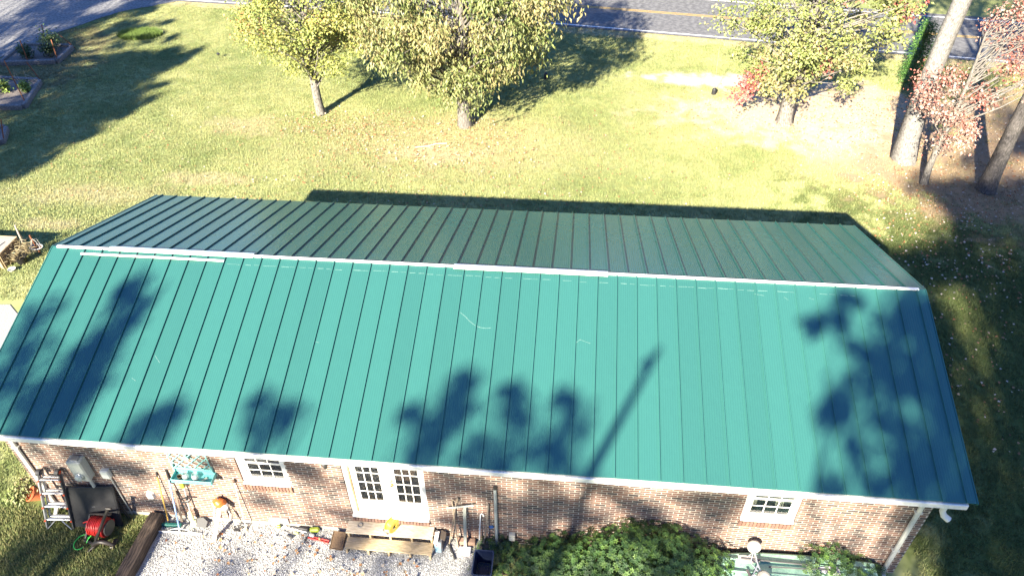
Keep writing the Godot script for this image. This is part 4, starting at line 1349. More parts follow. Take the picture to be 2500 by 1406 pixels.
func make_steps() -> void:
	var wood := noisy(Color(0.40, 0.30, 0.17), Color(0.60, 0.47, 0.29), 2.2, 0.8, 91, V(0.25, 1, 1.5), 1.5)
	var wood2 := noisy(Color(0.44, 0.36, 0.26), Color(0.62, 0.54, 0.42), 2.2, 0.8, 92, V(0.25, 1, 1.5), 1.5)
	var t := thing("wooden_steps", "two tread pale wooden steps below the glass double doors", "steps", V(7.75, 0, 4.1))
	part(t, "tread", MB.new().bbox(V(7.745, 0.405, 4.02), V(1.83, 0.038, 0.285), 0.006), wood2)
	part(t, "tread", MB.new().bbox(V(7.755, 0.205, 4.265), V(1.83, 0.038, 0.27), 0.006), wood)
	for x in [6.87, 7.33, 7.76, 8.21, 8.63]:
		part(t, "leg", MB.new().bbox(V(x, 0.093, 4.355), V(0.04, 0.185, 0.085), 0.004), wood)
		part(t, "riser_post", MB.new().bbox(V(x, 0.193, 4.09), V(0.04, 0.385, 0.09), 0.004), wood)
		part(t, "stringer", MB.new().bbox(V(x, 0.15, 4.225), V(0.036, 0.07, 0.18), 0.004), wood)
	# extension cord reel
	var y := 0.424
	var yel := noisy(Color(0.42, 0.32, 0.04), Color(0.56, 0.44, 0.06), 8.0, 0.45, 88)
	t = thing("cord_reel", "yellow extension cord reel standing on the top wooden step", "cord reel", V(7.80, y, 4.0))
	var ax := V(0.85, 0, 0.52).normalized()
	var bx := Transform3D(Basis(V(0, 1, 0), ax, V(0, 1, 0).cross(ax)).orthonormalized(), V(7.80, y + 0.155, 4.0))
	for s in [-0.07, 0.07]:
		part(t, "flange", MB.new().lathe([[0.05, s - 0.006], [0.15, s - 0.006], [0.155, s], [0.15, s + 0.006], [0.05, s + 0.006], [0.05, s - 0.006]], 28, bx), yel)
	part(t, "drum", MB.new().lathe([[0.055, -0.07], [0.055, 0.07]], 18, bx), mat(0.30, 0.24, 0.02, 0.5))
	var cp := []
	for k in 12 * 9 + 1:
		var a := TAU * k / 12.0
		cp.append(bx * V(sin(a) * 0.115, -0.055 + 0.11 * k / 108.0, cos(a) * 0.115))
	rod(t, "cord", cp, 0.011, mat(0.62, 0.50, 0.04, 0.4), 6)
	var st := [V(7.70, y + 0.155, 3.94), V(7.60, y + 0.012, 4.06), V(7.72, y + 0.012, 4.14), V(7.88, y + 0.155, 4.06)]
	rod(t, "stand", st, 0.008, mat(0.10, 0.10, 0.10, 0.4, 0.5))
	# steel ring
	var rp := []
	for k in 25: rp.append(V(7.10 + 0.048 * cos(TAU * k / 24.0), y + 0.009, 3.98 + 0.048 * sin(TAU * k / 24.0)))
	solo("hose_clamp_ring", MB.new().tube(rp, [0.008], 6, false), mat(0.34, 0.34, 0.33, 0.4, 0.5), "small grey ring lying on the top wooden step", "ring", V(7.10, y, 3.98))
	# cardboard box
	t = thing("cardboard_box", "open blue and white cardboard box with a red logo beside the steps", "box", V(8.78, 0, 4.08))
	var blue := mat(0.36, 0.56, 0.68, 0.7)
	var wh := mat(0.70, 0.68, 0.66, 0.7)
	var bmb := MB.new()
	bmb.bbox(V(8.78, 0.20, 4.07), V(0.16, 0.40, 0.27), 0.004)
	part(t, "carton", bmb, mat(0.10, 0.10, 0.11, 0.8))
	part(t, "front_panel", MB.new().box(V(8.765, 0.19, 4.208), V(0.13, 0.38, 0.004)), blue)
	part(t, "side_panel", MB.new().box(V(8.698, 0.20, 4.07), V(0.004, 0.38, 0.26)), wh)
	part(t, "flap", MB.new().box(V(8.74, 0.43, 4.12), V(0.10, 0.004, 0.26), Basis(V(0, 0, 1), 0.5)), wh)
	part(t, "flap", MB.new().box(V(8.87, 0.41, 4.05), V(0.12, 0.004, 0.20), Basis(V(0, 0, 1), -0.7)), mat(0.22, 0.17, 0.12, 0.8))
	var lg := MB.new()
	var sp := []
	for k in 13:
		var a := -0.4 + k * 0.36
		sp.append(V(8.765 + 0.026 * (cos(a) if k < 7 else -cos(a - 2.1)), 0.335 - 0.006 * k, 4.2115))
	lg.tube(sp, [0.008], 5)
	part(t, "logo", lg, mat(0.55, 0.05, 0.04, 0.6))

func make_tools_right() -> void:
	var old := noisy(Color(0.22, 0.17, 0.12), Color(0.36, 0.29, 0.21), 4.0, 0.9, 93)
	var galv := noisy(Color(0.26, 0.29, 0.28), Color(0.38, 0.41, 0.40), 3.0, 0.45, 94)
	var t := thing("garden_fork", "wooden handled digging fork leaning crossed with another wooden handle", "fork", V(9.16, 0, 4.06))
	rod(t, "handle", [V(9.16, 0.0, 4.07), V(9.13, 0.75, 3.99), V(9.095, 1.46, WZ + 0.03)], 0.016, old)
	rod(t, "grip", [V(9.09, 1.45, WZ + 0.03), V(9.15, 1.49, WZ + 0.03)], 0.016, old)
	t = thing("garden_rake", "wooden handled rake with black tines leaning on the wall by the box", "rake", V(8.95, 0, 4.0))
	rod(t, "handle", [V(8.97, 0.06, 4.02), V(9.10, 0.9, 3.95), V(9.19, 1.50, WZ + 0.03)], 0.015, old)
	part(t, "grip", MB.new().bbox(V(9.205, 1.50, WZ + 0.05), V(0.05, 0.16, 0.04), 0.015, Basis(V(0, 0, 1), -0.2)), old)
	part(t, "head", MB.new().bbox(V(9.05, 0.04, 4.18), V(0.03, 0.03, 0.40), 0.006, Basis(Vector3.UP, 0.5)), mat(0.03, 0.03, 0.03, 0.6))
	for k in 11: part(t, "tine", MB.new().box(V(8.96 + k * 0.018, 0.02, 4.02 + k * 0.032), V(0.06, 0.012, 0.010), Basis(Vector3.UP, 0.5)), mat(0.03, 0.03, 0.03, 0.6))
	t = thing("tee_post", "grey wooden tee shaped frame leaning on the wall", "post", V(9.32, 0, 4.05))
	slab(t, "post", V(9.315, 0.0, 4.07), V(9.345, 1.33, WZ + 0.06), 0.065, 0.03, noisy(Color(0.27, 0.28, 0.24), Color(0.38, 0.39, 0.34), 4.0, 0.8, 95))
	slab(t, "crossbar", V(8.97, 1.25, WZ + 0.085), V(9.54, 1.42, WZ + 0.085), 0.045, 0.025, noisy(Color(0.27, 0.28, 0.25), Color(0.40, 0.41, 0.38), 4.0, 0.8, 96), Vector3.UP)
	t = thing("white_pipe", "white plastic pipe with a hooked top leaning on the wall", "pipe", V(9.6, 0, 4.04))
	rod(t, "pipe", [V(9.60, 0.0, 4.04), V(9.65, 1.03, WZ + 0.03)], 0.014, mat(0.66, 0.68, 0.68, 0.5))
	rod(t, "hook", [V(9.65, 1.02, WZ + 0.03), V(9.68, 1.07, WZ + 0.03), V(9.72, 1.04, WZ + 0.04), V(9.715, 0.99, WZ + 0.04)], 0.011, mat(0.66, 0.68, 0.68, 0.5))
	t = thing("shovel", "shovel with a grey wooden handle leaning behind the blue bin", "shovel", V(9.72, 0, 4.12))
	rod(t, "handle", [V(9.735, 0.40, 4.06), V(9.83, 1.44, WZ + 0.025)], 0.017, noisy(Color(0.13, 0.11, 0.09), Color(0.22, 0.19, 0.16), 4.0, 0.9, 97))
	rod(t, "socket", [V(9.72, 0.24, 4.09), V(9.737, 0.44, 4.055)], 0.022, mat(0.05, 0.05, 0.05, 0.5, 0.4))
	var sh := PackedVector2Array([Vector2(-0.10, 0.22), Vector2(-0.11, 0.06), Vector2(-0.07, -0.03), Vector2(0, -0.07), Vector2(0.07, -0.03), Vector2(0.11, 0.06), Vector2(0.10, 0.22)])
	part(t, "blade", MB.new().prism(sh, 0.0, 0.006, Transform3D(Basis(V(1, 0, 0), V(0, 0.9, -0.43), V(0, 0.43, 0.9)), V(9.72, 0.07, 4.17))), mat(0.10, 0.085, 0.07, 0.6, 0.4))
	t = thing("drain_pipe", "thick dark grey pipe standing against the shaded brick wall", "pipe", V(9.96, 0, 3.93))
	rod(t, "pipe", [V(9.965, 0.0, 3.93), V(9.97, 1.98, WZ + 0.035)], 0.034, galv, 12)
	rod(t, "cap", [V(9.97, 1.97, WZ + 0.035), V(9.97, 2.03, WZ + 0.035)], 0.038, mat(0.03, 0.03, 0.03, 0.5), 12)
	solo("blue_rag", MB.new().bbox(V(9.86, 0.60, WZ + 0.022), V(0.10, 0.09, 0.04), 0.018, Basis(V(0, 0, 1), 0.4)), mat(0.03, 0.10, 0.30, 0.8), "small bright blue rag hung between the shovel and the grey pipe", "rag", V(9.86, 0.56, WZ))
	# storage bin
	var navy := noisy(Color(0.012, 0.020, 0.050), Color(0.022, 0.034, 0.075), 3.0, 0.4, 98)
	t = thing("storage_bin", "open navy blue plastic storage bin beside the shrubs", "bin", V(9.76, 0, 4.58))
	var o := V(9.76, 0, 4.58)
	var rr := func(hx: float, hz: float, r: float) -> PackedVector2Array:
		var p := PackedVector2Array()
		for c in [[1, 1, 0.0], [-1, 1, PI / 2], [-1, -1, PI], [1, -1, 1.5 * PI]]:
			for k in 5:
				var a: float = c[2] + PI / 2 * k / 4.0
				p.append(Vector2(c[0] * (hx - r) + cos(a) * r, c[1] * (hz - r) + sin(a) * r))
		return p
	var wm1 := MB.new()
	var rings := [[0.150, 0.215, 0.02], [0.185, 0.265, 0.40], [0.205, 0.285, 0.405], [0.205, 0.285, 0.39], [0.19, 0.27, 0.385]]
	var inn := [[0.18, 0.26, 0.40], [0.145, 0.21, 0.03]]
	var loft := func(wallm: MB, a: Array, b: Array, flip: bool) -> void:
		var p: PackedVector2Array = rr.call(a[0], a[1], 0.05)
		var q: PackedVector2Array = rr.call(b[0], b[1], 0.05)
		for k in p.size():
			var k2 := (k + 1) % p.size()
			var v0 := o + V(p[k].x, a[2], p[k].y)
			var v1 := o + V(p[k2].x, a[2], p[k2].y)
			var v2 := o + V(q[k2].x, b[2], q[k2].y)
			var v3 := o + V(q[k].x, b[2], q[k].y)
			if flip: wallm.quad(v0, v1, v2, v3)
			else: wallm.quad(v1, v0, v3, v2)
	loft.call(wm1, rings[0], rings[1], false)
	loft.call(wm1, inn[0], inn[1], true)
	part(t, "bin_wall", wm1, navy)
	var wm2 := MB.new()
	loft.call(wm2, [0.18, 0.26, 0.402], [0.205, 0.285, 0.402], false)
	loft.call(wm2, [0.205, 0.285, 0.38], [0.205, 0.285, 0.402], false)
	part(t, "rim", wm2, mat(0.03, 0.05, 0.10, 0.4))
	var bot := MB.new()
	bot.bbox(o + V(0, 0.018, 0), V(0.29, 0.03, 0.42), 0.01)
	part(t, "base", bot, navy)
	part(t, "base_ridge", MB.new().bbox(o + V(0, 0.036, 0.02), V(0.20, 0.012, 0.30), 0.004), navy)
	for s in [-0.285, 0.285]: part(t, "handle", MB.new().bbox(o + V(0, 0.375, s), V(0.14, 0.025, 0.02), 0.006), mat(0.03, 0.05, 0.10, 0.4))
	# shallow white box and loose bricks
	t = thing("plastic_lid", "white shallow box lid with a pink edge lying on gravel", "lid", V(9.32, 0, 4.16))
	part(t, "lid", MB.new().bbox(V(9.32, 0.045, 4.15), V(0.25, 0.06, 0.18), 0.01, Basis(Vector3.UP, 0.05)), mat(0.56, 0.56, 0.60, 0.5))
	part(t, "inner_panel", MB.new().bbox(V(9.32, 0.078, 4.145), V(0.20, 0.006, 0.13), 0.003, Basis(Vector3.UP, 0.05)), mat(0.62, 0.62, 0.66, 0.5))
	part(t, "edge_band", MB.new().bbox(V(9.325, 0.026, 4.248), V(0.235, 0.03, 0.012), 0.003, Basis(Vector3.UP, 0.05)), mat(0.62, 0.36, 0.33, 0.6))
	for k in 2:
		solo("paving_block", MB.new().bbox(V(9.22 + 0.2 * k, 0.075, 3.955), V(0.19, 0.13, 0.12), 0.012, Basis(Vector3.UP, 0.08 * k)), noisy(Color(0.20, 0.12, 0.09), Color(0.32, 0.22, 0.16), 5.0, 0.95, 99), "brown paving block set against the wall behind the tee post", "paving block", V(9.22 + 0.2 * k, 0.01, 3.955), "brown blocks against the wall")
	# outlet box with cable
	t = thing("outlet_box", "small beige outlet box low on the brick wall beside the grey pipe", "outlet box", V(10.29, 0.2, WZ))
	part(t, "box", MB.new().bbox(V(10.29, 0.36, WZ + 0.05), V(0.13, 0.17, 0.10), 0.012), mat(0.44, 0.43, 0.36, 0.6))
	part(t, "cover", MB.new().bbox(V(10.29, 0.33, WZ + 0.105), V(0.12, 0.11, 0.012), 0.004), mat(0.58, 0.56, 0.46, 0.6))
	rod(t, "cable", [V(10.36, 0.28, WZ + 0.03), V(10.55, 0.20, WZ + 0.03), V(10.72, 0.17, WZ + 0.05), V(10.76, 0.03, WZ + 0.09)], 0.012, mat(0.05, 0.05, 0.05))

func make_boat() -> void:
	var mint := noisy(Color(0.22, 0.40, 0.30), Color(0.32, 0.50, 0.39), 1.6, 0.45, 101)
	var t := thing("upturned_boat", "mint green flat bottomed boat upside down along the brick wall", "boat", V(15.7, 0, 4.5))
	var hull := MB.new()
	# stations along x: bottom (upper) half width, rim half width, bow raised
	var st := [[13.75, 0.10, 0.22, 0.40], [14.1, 0.30, 0.42, 0.50], [14.6, 0.42, 0.53, 0.57], [15.3, 0.47, 0.57, 0.61], [16.2, 0.48, 0.58, 0.62], [17.0, 0.46, 0.56, 0.61], [17.45, 0.44, 0.54, 0.60]]
	var zc := 4.46
	for i in st.size() - 1:
		var a: Array = st[i]
		var b: Array = st[i + 1]
		var ra := ring_of(a, zc)
		var rb := ring_of(b, zc)
		for k in ra.size() - 1: hull.quad(ra[k], rb[k], rb[k + 1], ra[k + 1])
	var r0 := ring_of(st[0], zc)
	var r1 := ring_of(st[-1], zc)
	for k in r0.size() - 2:
		hull.face(r0[0], r0[k + 1], r0[k + 2])
		hull.face(r1[0], r1[k + 2], r1[k + 1])
	part(t, "hull", hull, mint)
	for z in [-0.26, 0.0, 0.26]:
		var k := MB.new()
		k.bbox(V(15.8, 0.635, zc + z), V(3.1, 0.03, 0.035), 0.01)
		part(t, "keel_strip", k, mint)
	var rim := MB.new()
	for s in [-1.0, 1.0]:
		var pts := []
		for a in st: pts.append(V(a[0], 0.125, zc + s * a[2]))
		rim.tube(pts, [0.022], 6)
	part(t, "gunwale", rim, mat(0.20, 0.34, 0.26, 0.5))
	for x in [14.4, 16.6]:
		solo("support_block", MB.new().bbox(V(x, 0.05, 4.46), V(0.2, 0.10, 1.18), 0.01), mat(0.16, 0.14, 0.12, 0.9), "concrete block carrying the upturned mint green boat", "block", V(x, 0, 4.46), "blocks under the boat")
	# second, darker hull in front
	t = thing("green_canoe", "pale green canoe hull lying in front of the upturned boat", "canoe", V(16.0, 0, 5.25))
	var h2 := MB.new()
	var prev := []
	for i in 15:
		var f := i / 14.0
		var x := 13.9 + 4.0 * f
		var ww := 0.40 * sin(PI * clampf(f, 0.03, 0.97)) ** 0.6 + 0.02
		var ring := []
		for k in 11:
			var a := PI * k / 10.0
			ring.append(V(x, 0.02 + 0.40 * sin(a) ** 0.7 * (0.6 + 0.4 * sin(PI * clampf(f, 0.1, 0.9))), 5.28 - cos(a) * ww))
		if i > 0:
			for k in 10: h2.quad(prev[k], ring[k], ring[k + 1], prev[k + 1])
		prev = ring
	part(t, "hull", h2, mint)
	part(t, "keel", MB.new().bbox(V(15.9, 0.415, 5.28), V(2.6, 0.03, 0.03), 0.01), mint)
	# boat cart on the hull
	var alu := mat(0.60, 0.60, 0.62, 0.35, 0.7)
	t = thing("boat_cart", "aluminium boat cart with two grey wheels lying on the green boat", "cart", V(15.1, 0.65, 4.3))
	var wa := V(15.08, 0.90, 4.06)
	var wb := V(15.20, 0.76, 4.62)
	for s in 2:
		var c: Vector3 = wa if s == 0 else wb
		var ax: Vector3 = (V(0.02, 0.35, 0.94) if s == 0 else V(-0.05, 0.75, 0.66)).normalized()
		var u := ax.cross(V(1, 0, 0)).normalized()
		var xf := Transform3D(Basis(u, ax, u.cross(ax)).orthonormalized(), c)
		var wh := part(t, "wheel", MB.new().lathe([[0.075, -0.05], [0.10, -0.055], [0.128, -0.035], [0.134, 0.0], [0.128, 0.035], [0.10, 0.055], [0.075, 0.05]], 24, xf), mat(0.40, 0.38, 0.34, 0.7) if s == 0 else mat(0.26, 0.25, 0.22, 0.7))
		part(wh, "hub", MB.new().lathe([[0.0, -0.04], [0.076, -0.045], [0.078, 0.045], [0.05, 0.035], [0.0, 0.04]], 20, xf), mat(0.70, 0.62, 0.34, 0.5))
	rod(t, "axle", [wa + V(0.0, -0.02, 0.06), V(15.11, 0.82, 4.34), wb - V(0.02, 0.0, 0.05)], 0.014, alu)
	rod(t, "frame_tube", [V(14.98, 0.68, 4.16), V(15.07, 0.84, 4.14), V(15.12, 0.80, 4.38), V(15.02, 0.68, 4.56)], 0.013, alu)
	rod(t, "frame_tube", [V(15.06, 0.84, 4.13), V(15.00, 0.76, 4.34), V(15.14, 0.74, 4.52)], 0.013, alu)
	rod(t, "frame_tube", [V(14.90, 0.66, 4.66), V(15.02, 0.69, 4.55), V(15.12, 0.76, 4.58)], 0.015, alu)
	rod(t, "frame_tube", [V(15.10, 0.83, 4.20), V(15.14, 0.72, 4.40)], 0.012, alu)
	slab(t, "strap", V(14.93, 0.66, 4.42), V(14.99, 0.68, 4.62), 0.05, 0.012, mat(0.14, 0.12, 0.12, 0.8))
	# paddles
	var pm := noisy(Color(0.38, 0.38, 0.42), Color(0.52, 0.52, 0.56), 3.0, 0.6, 103, V(0.2, 1, 2.0))
	for k in 2:
		var bx: float = [16.72, 14.80][k]
		var dx: float = [-1.0, 1.0][k]
		var zz: float = [4.30, 4.20][k]
		t = thing("paddle", ["pale grey paddle blade lying on the boat beside the small shrub", "grey wooden paddle blade lying under the boat cart"][k], "paddle", V(bx, 0.65, zz))
		var bl := PackedVector2Array()
		var pr := [[0.0, 0.07], [0.10, 0.082], [0.24, 0.078], [0.36, 0.05], [0.44, 0.02]]
		for q in pr: bl.append(Vector2(bx + dx * q[0], q[1]))
		for i in range(pr.size() - 1, -1, -1): bl.append(Vector2(bx + dx * pr[i][0], -pr[i][1]))
		if dx > 0: bl.reverse()
		part(t, "blade", MB.new().prism(bl, 0.0, 0.014, Transform3D(Basis(V(1, 0, 0), V(0, 0, 1), V(0, 1, 0)), V(0, 0.652, zz))), pm if k == 0 else noisy(Color(0.30, 0.27, 0.26), Color(0.44, 0.40, 0.38), 3.0, 0.7, 104, V(0.2, 1, 2.0)))
		rod(t, "shaft", [V(bx + dx * 0.05, 0.672, zz), V(bx + dx * 1.35, 0.672, zz + 0.03)], 0.015, mat(0.10, 0.10, 0.10, 0.5))

func ring_of(a: Array, zc: float) -> Array:
	return [V(a[0], 0.12, zc + a[2]), V(a[0], a[3] - 0.06, zc + a[1] + 0.03), V(a[0], a[3], zc + a[1] - 0.03), V(a[0], a[3] + 0.012, zc), V(a[0], a[3], zc - a[1] + 0.03), V(a[0], a[3] - 0.06, zc - a[1] - 0.03), V(a[0], 0.12, zc - a[2])]

# ---------------------------------------------------------------- left yard
func make_left_yard() -> void:
	var tim := noisy(Color(0.10, 0.09, 0.085), Color(0.26, 0.24, 0.22), 2.0, 0.95, 111, V(0.4, 1, 0.4), 2.0)
	var soil := noisy(Color(0.09, 0.075, 0.065), Color(0.22, 0.19, 0.16), 1.6, 0.95, 112)
	var rust := noisy(Color(0.16, 0.055, 0.025), Color(0.30, 0.12, 0.06), 4.0, 0.9, 113)
	var beds := [
		["grey timber garden bed with leafy plants at the driveway edge", [[-14.95, -19.48], [-13.79, -16.40], [-18.2, -16.3], [-19.2, -19.9]]],
		["grey timber garden bed overgrown with tall dark weeds by the gravel driveway", [[-16.0, -24.1], [-15.70, -22.05], [-18.6, -21.7], [-19.0, -24.3]]],
		["grey timber garden bed corner standing alone on the shaded lawn", [[-13.2, -14.3], [-12.45, -12.9], [-16.5, -12.9], [-16.8, -14.6]]]]
	for bd in beds:
		var pts: Array = bd[1]
		var c := Vector2.ZERO
		for p in pts: c += Vector2(p[0], p[1]) / 4.0
		var t := thing("garden_bed", bd[0], "garden bed", V(c.x, gh(c.x, c.y), c.y), "raised beds by the driveway")
		for k in 4:
			var a := V(pts[k][0], gh(pts[k][0], pts[k][1]) + 0.10, pts[k][1])
			var b := V(pts[(k + 1) % 4][0], gh(pts[(k + 1) % 4][0], pts[(k + 1) % 4][1]) + 0.10, pts[(k + 1) % 4][1])
			var d := (b - a).normalized()
			slab(t, "timber", a + d * 0.1, b - d * 0.1, 0.30, 0.18, tim, d.cross(Vector3.UP).cross(d).normalized())
		var so := MB.new()
		var q := []
		for p in pts: q.append(V(p[0], gh(p[0], p[1]) + 0.12, p[1]))
		so.quad(q[0], q[3], q[2], q[1]) if (q[3] - q[0]).cross(q[2] - q[0]).y > 0 else so.quad(q[0], q[1], q[2], q[3])
		part(t, "soil", so, soil)
	var stakes := [[-14.0, -16.85, -14.08, 1.02, "tallest rusty stake at the front corner of the leafy garden bed"], [-15.19, -19.79, -15.5, -0.34, "leaning rusty stake at the rear corner of the leafy garden bed"], [-17.15, -21.87, -17.06, -0.14, "rusty stake at the front edge of the weedy garden bed nearest the gap"],
		[-15.79, -22.26, -15.67, -0.23, "rusty stake at the lawn corner of the weedy garden bed"], [-18.39, -25.24, -18.17, -0.65, "short rusty stake behind the weedy garden bed on the gravel edge"], [-15.87, -24.1, -16.55, -0.68, "strongly leaning rusty stake at the rear of the weedy garden bed"],
		[-12.56, -13.08, -12.15, 0.23, "rusty stake at the corner of the lone garden bed on the shaded lawn"], [-15.9, -17.4, -16.2, 0.4, "rusty stake standing among the plants in the leafy garden bed"]]
	for s in stakes:
		var b := V(s[0], gh(s[0], s[1]) - 0.02, s[1])
		var t := thing("metal_stake", s[4], "stake", b, "rusty stakes of the garden beds")
		slab(t, "post", b, V(s[2], s[3], s[1]), 0.045, 0.03, rust)
		part(t, "stud", MB.new().box(b.lerp(V(s[2], s[3], s[1]), 0.7) + V(0, 0, 0.02), V(0.02, 0.03, 0.02)), rust)
	var g1 := [Color(0.16, 0.24, 0.04), Color(0.22, 0.28, 0.05), Color(0.12, 0.18, 0.03)]
	var g2 := [Color(0.035, 0.065, 0.018), Color(0.05, 0.085, 0.025), Color(0.03, 0.05, 0.015)]
	var veg := [["larger bright green plant in the leafy timber garden bed", V(-15.9, 0, -18.2), 0.42, g1], ["smaller bright green plant in the leafy timber garden bed by its corner", V(-14.9, 0, -18.3), 0.34, g1], ["tallest dark green weed in the overgrown timber bed", V(-16.8, 0, -23.6), 0.85, g2], ["dark green weed between two stakes at the front of the overgrown bed", V(-16.5, 0, -22.8), 0.6, g2], ["lowest dark green weed in the overgrown timber bed", V(-17.6, 0, -22.5), 0.55, g2]]
	for p in veg:
		var at: Vector3 = p[1]
		at.y = gh(at.x, at.z) + 0.12
		var t := thing("bed_plant", p[0], "plant", at, "plants in the garden beds")
		var r: float = p[2]
		part(t, "stem", MB.new().tube([at, at + V(0.03, r * 1.2, 0.02)], [0.015, 0.006], 5), mat(0.12, 0.12, 0.05))
		leaf_clump(t, "leaves", [[at + V(0, r * 0.9, 0), r * 0.6], [at + V(r * 0.3, r * 0.6, 0.1), r * 0.5], [at + V(-r * 0.3, r * 0.7, -0.1), r * 0.5]], 160, 0.12, 0.045, p[3], 0.3)
	for k in 9:      # dead vines in the bed
		var at := V(-16.3 + k * 0.22, gh(-15.5, -18.6) + 0.12, -18.9 + rnd(-0.3, 0.3))
		solo("dead_stem", MB.new().tube([at, at + V(rnd(-0.2, 0.2), 0.35, 0.05), at + V(rnd(-0.4, 0.4), rnd(0.3, 0.8), rnd(-0.1, 0.3))], [0.012, 0.010, 0.006], 5), mat(0.40, 0.36, 0.30, 0.9), "thin bleached dead stem sticking up in the timber garden bed", "stem", at, "dead stems in the garden bed")
	# raised wooden planter near the house
	var wd := noisy(Color(0.34, 0.24, 0.12), Color(0.50, 0.38, 0.22), 2.5, 0.85, 114)
	var t2 := thing("raised_planter", "weathered wooden raised planter box standing apart near the house corner", "planter", V(-7.6, -0.03, -4.65))
	for k in 3:
		part(t2, "plank", MB.new().bbox(V(-7.6, 0.06 + k * 0.19, -4.15), V(2.76, 0.18, 0.04), 0.006), wd)
		part(t2, "plank", MB.new().bbox(V(-7.6, 0.06 + k * 0.19, -5.05), V(2.76, 0.18, 0.04), 0.006), wd)
		for x in [-8.98, -6.22]: part(t2, "plank", MB.new().bbox(V(x, 0.06 + k * 0.19, -4.6), V(0.04, 0.18, 0.84), 0.006), noisy(Color(0.15, 0.10, 0.055), Color(0.26, 0.18, 0.10), 2.5, 0.9, 115))
	part(t2, "soil", MB.new().span(V(-8.9, 0.0, -5.0), V(-6.26, 0.50, -4.2)), noisy(Color(0.30, 0.26, 0.19), Color(0.45, 0.40, 0.30), 2.0, 0.95, 116))
	for x in [-8.9, -6.3]: part(t2, "corner_post", MB.new().bbox(V(x, 0.26, -4.1), V(0.09, 0.60, 0.05), 0.006), wd)
	for s in [[-6.10, -5.0, -6.02, 1.02, "pale wooden stake standing at the back corner of the raised planter"], [-6.42, -4.02, -6.75, 0.95, "pale leaning wooden stake in front of the raised planter"]]:
		var b := V(s[0], gh(s[0], s[1]) - 0.01, s[1])
		solo("wooden_stake", MB.new().tube([b, V(s[2], s[3], s[1])], [0.032, 0.028], 6), noisy(Color(0.30, 0.24, 0.18), Color(0.46, 0.40, 0.32), 3.0, 0.9, 117), s[4], "stake", b, "stakes by the raised planter")
	# hanging basket on a post
	var bp := V(-5.66, gh(-5.66, -5.0), -5.0)
	t2 = thing("plant_basket", "white oval wire basket on a rusty post by the house corner", "basket", bp)
	rod(t2, "post", [bp, bp + V(-0.05, 0.72, 0.0)], 0.025, rust)
	var bo := MB.new()
	bo.lathe([[0.02, 0.0], [0.10, 0.02], [0.19, 0.12], [0.20, 0.13], [0.185, 0.13], [0.09, 0.03], [0.0, 0.02]], 16, Transform3D(Basis.from_scale(V(1.0, 1.0, 0.7)), bp + V(0.02, 0.18, 0.05)))
	part(t2, "bowl", bo, mat(0.16, 0.10, 0.08, 0.9))
	var rp := []
	for k in 21: rp.append(bp + V(0.02 + 0.2 * cos(TAU * k / 20.0), 0.31, 0.05 + 0.14 * sin(TAU * k / 20.0)))
	rod(t2, "rim", rp, 0.014, mat(0.62, 0.60, 0.55, 0.6), 6)
	for k in 4:
		var a := TAU * k / 4.0 + 0.4
		rod(t2, "wire", [bp + V(0.02 + 0.19 * cos(a), 0.31, 0.05 + 0.13 * sin(a)), bp + V(0.1 * cos(a), 0.52, 0.1 * sin(a)), bp + V(-0.04, 0.60, 0)], 0.006, mat(0.5, 0.48, 0.44, 0.6), 5)
	var kp := V(-5.88, gh(-5.88, -4.45), -4.45)
	t2 = thing("nursery_pot", "round black nursery pot with dry grass beside the planter box", "pot", kp)
	part(t2, "pot", MB.new().lathe([[0.0, 0.0], [0.13, 0.0], [0.18, 0.24], [0.19, 0.25], [0.17, 0.25], [0.12, 0.03], [0.0, 0.03]], 18, Transform3D(Basis.IDENTITY, kp)), mat(0.012, 0.012, 0.012, 0.5))
	leaf_clump(t2, "dry_grass", [[kp + V(-0.2, 0.30, 0.05), 0.22], [kp + V(0.05, 0.34, -0.25), 0.24], [kp + V(-0.15, 0.35, -0.4), 0.22]], 90, 0.22, 0.008, [Color(0.34, 0.28, 0.15), Color(0.42, 0.36, 0.22), Color(0.20, 0.15, 0.08)], -0.3)
	var wb := V(-5.93, gh(-5.93, -4.0), -4.0)
	solo("white_bowl", MB.new().lathe([[0.0, 0.0], [0.05, 0.0], [0.11, 0.09], [0.115, 0.095], [0.10, 0.09], [0.04, 0.012], [0.0, 0.012]], 18, Transform3D(Basis.IDENTITY, wb)), mat(0.68, 0.66, 0.60, 0.6), "small white bowl lying in the grass by the planter box", "bowl", wb)
	# little markers and lights on the lawn
	var lp := V(-7.39, gh(-7.39, -22.98), -22.98)
	t2 = thing("path_light", "small dark path light standing alone in the sunny lawn", "light", lp)
	rod(t2, "stem", [lp, lp + V(0, 0.28, 0)], 0.012, mat(0.02, 0.02, 0.02))
	part(t2, "cap", MB.new().lathe([[0.04, 0.20], [0.09, 0.26], [0.02, 0.33], [0.0, 0.33]], 12, Transform3D(Basis.IDENTITY, lp)), mat(0.03, 0.03, 0.03, 0.4))
	for m in [[17.23, -19.51, 17.12, 1.40, "thin wire marker with a dark base on the sandy strip"], [9.60, -20.76, 9.42, 0.58, "thin wire marker with a dark base in the shade of the oak"]]:
		var b := V(m[0], gh(m[0], m[1]), m[1])
		t2 = thing("wire_marker", m[4], "marker", b)
		rod(t2, "wire", [b, V(m[2], m[3], m[1])], 0.008, mat(0.25, 0.24, 0.22, 0.5), 5)
		part(t2, "base", MB.new().lathe([[0.0, 0.0], [0.11, 0.0], [0.10, 0.22], [0.05, 0.30], [0.0, 0.30]], 12, Transform3D(Basis.IDENTITY, b)), mat(0.02, 0.02, 0.022, 0.6))
	var f0 := V(4.77, gh(4.77, -13.4) + 0.03, -13.4)
	t2 = thing("fallen_branch", "thin bleached fallen branch lying below the middle oak", "branch", f0)
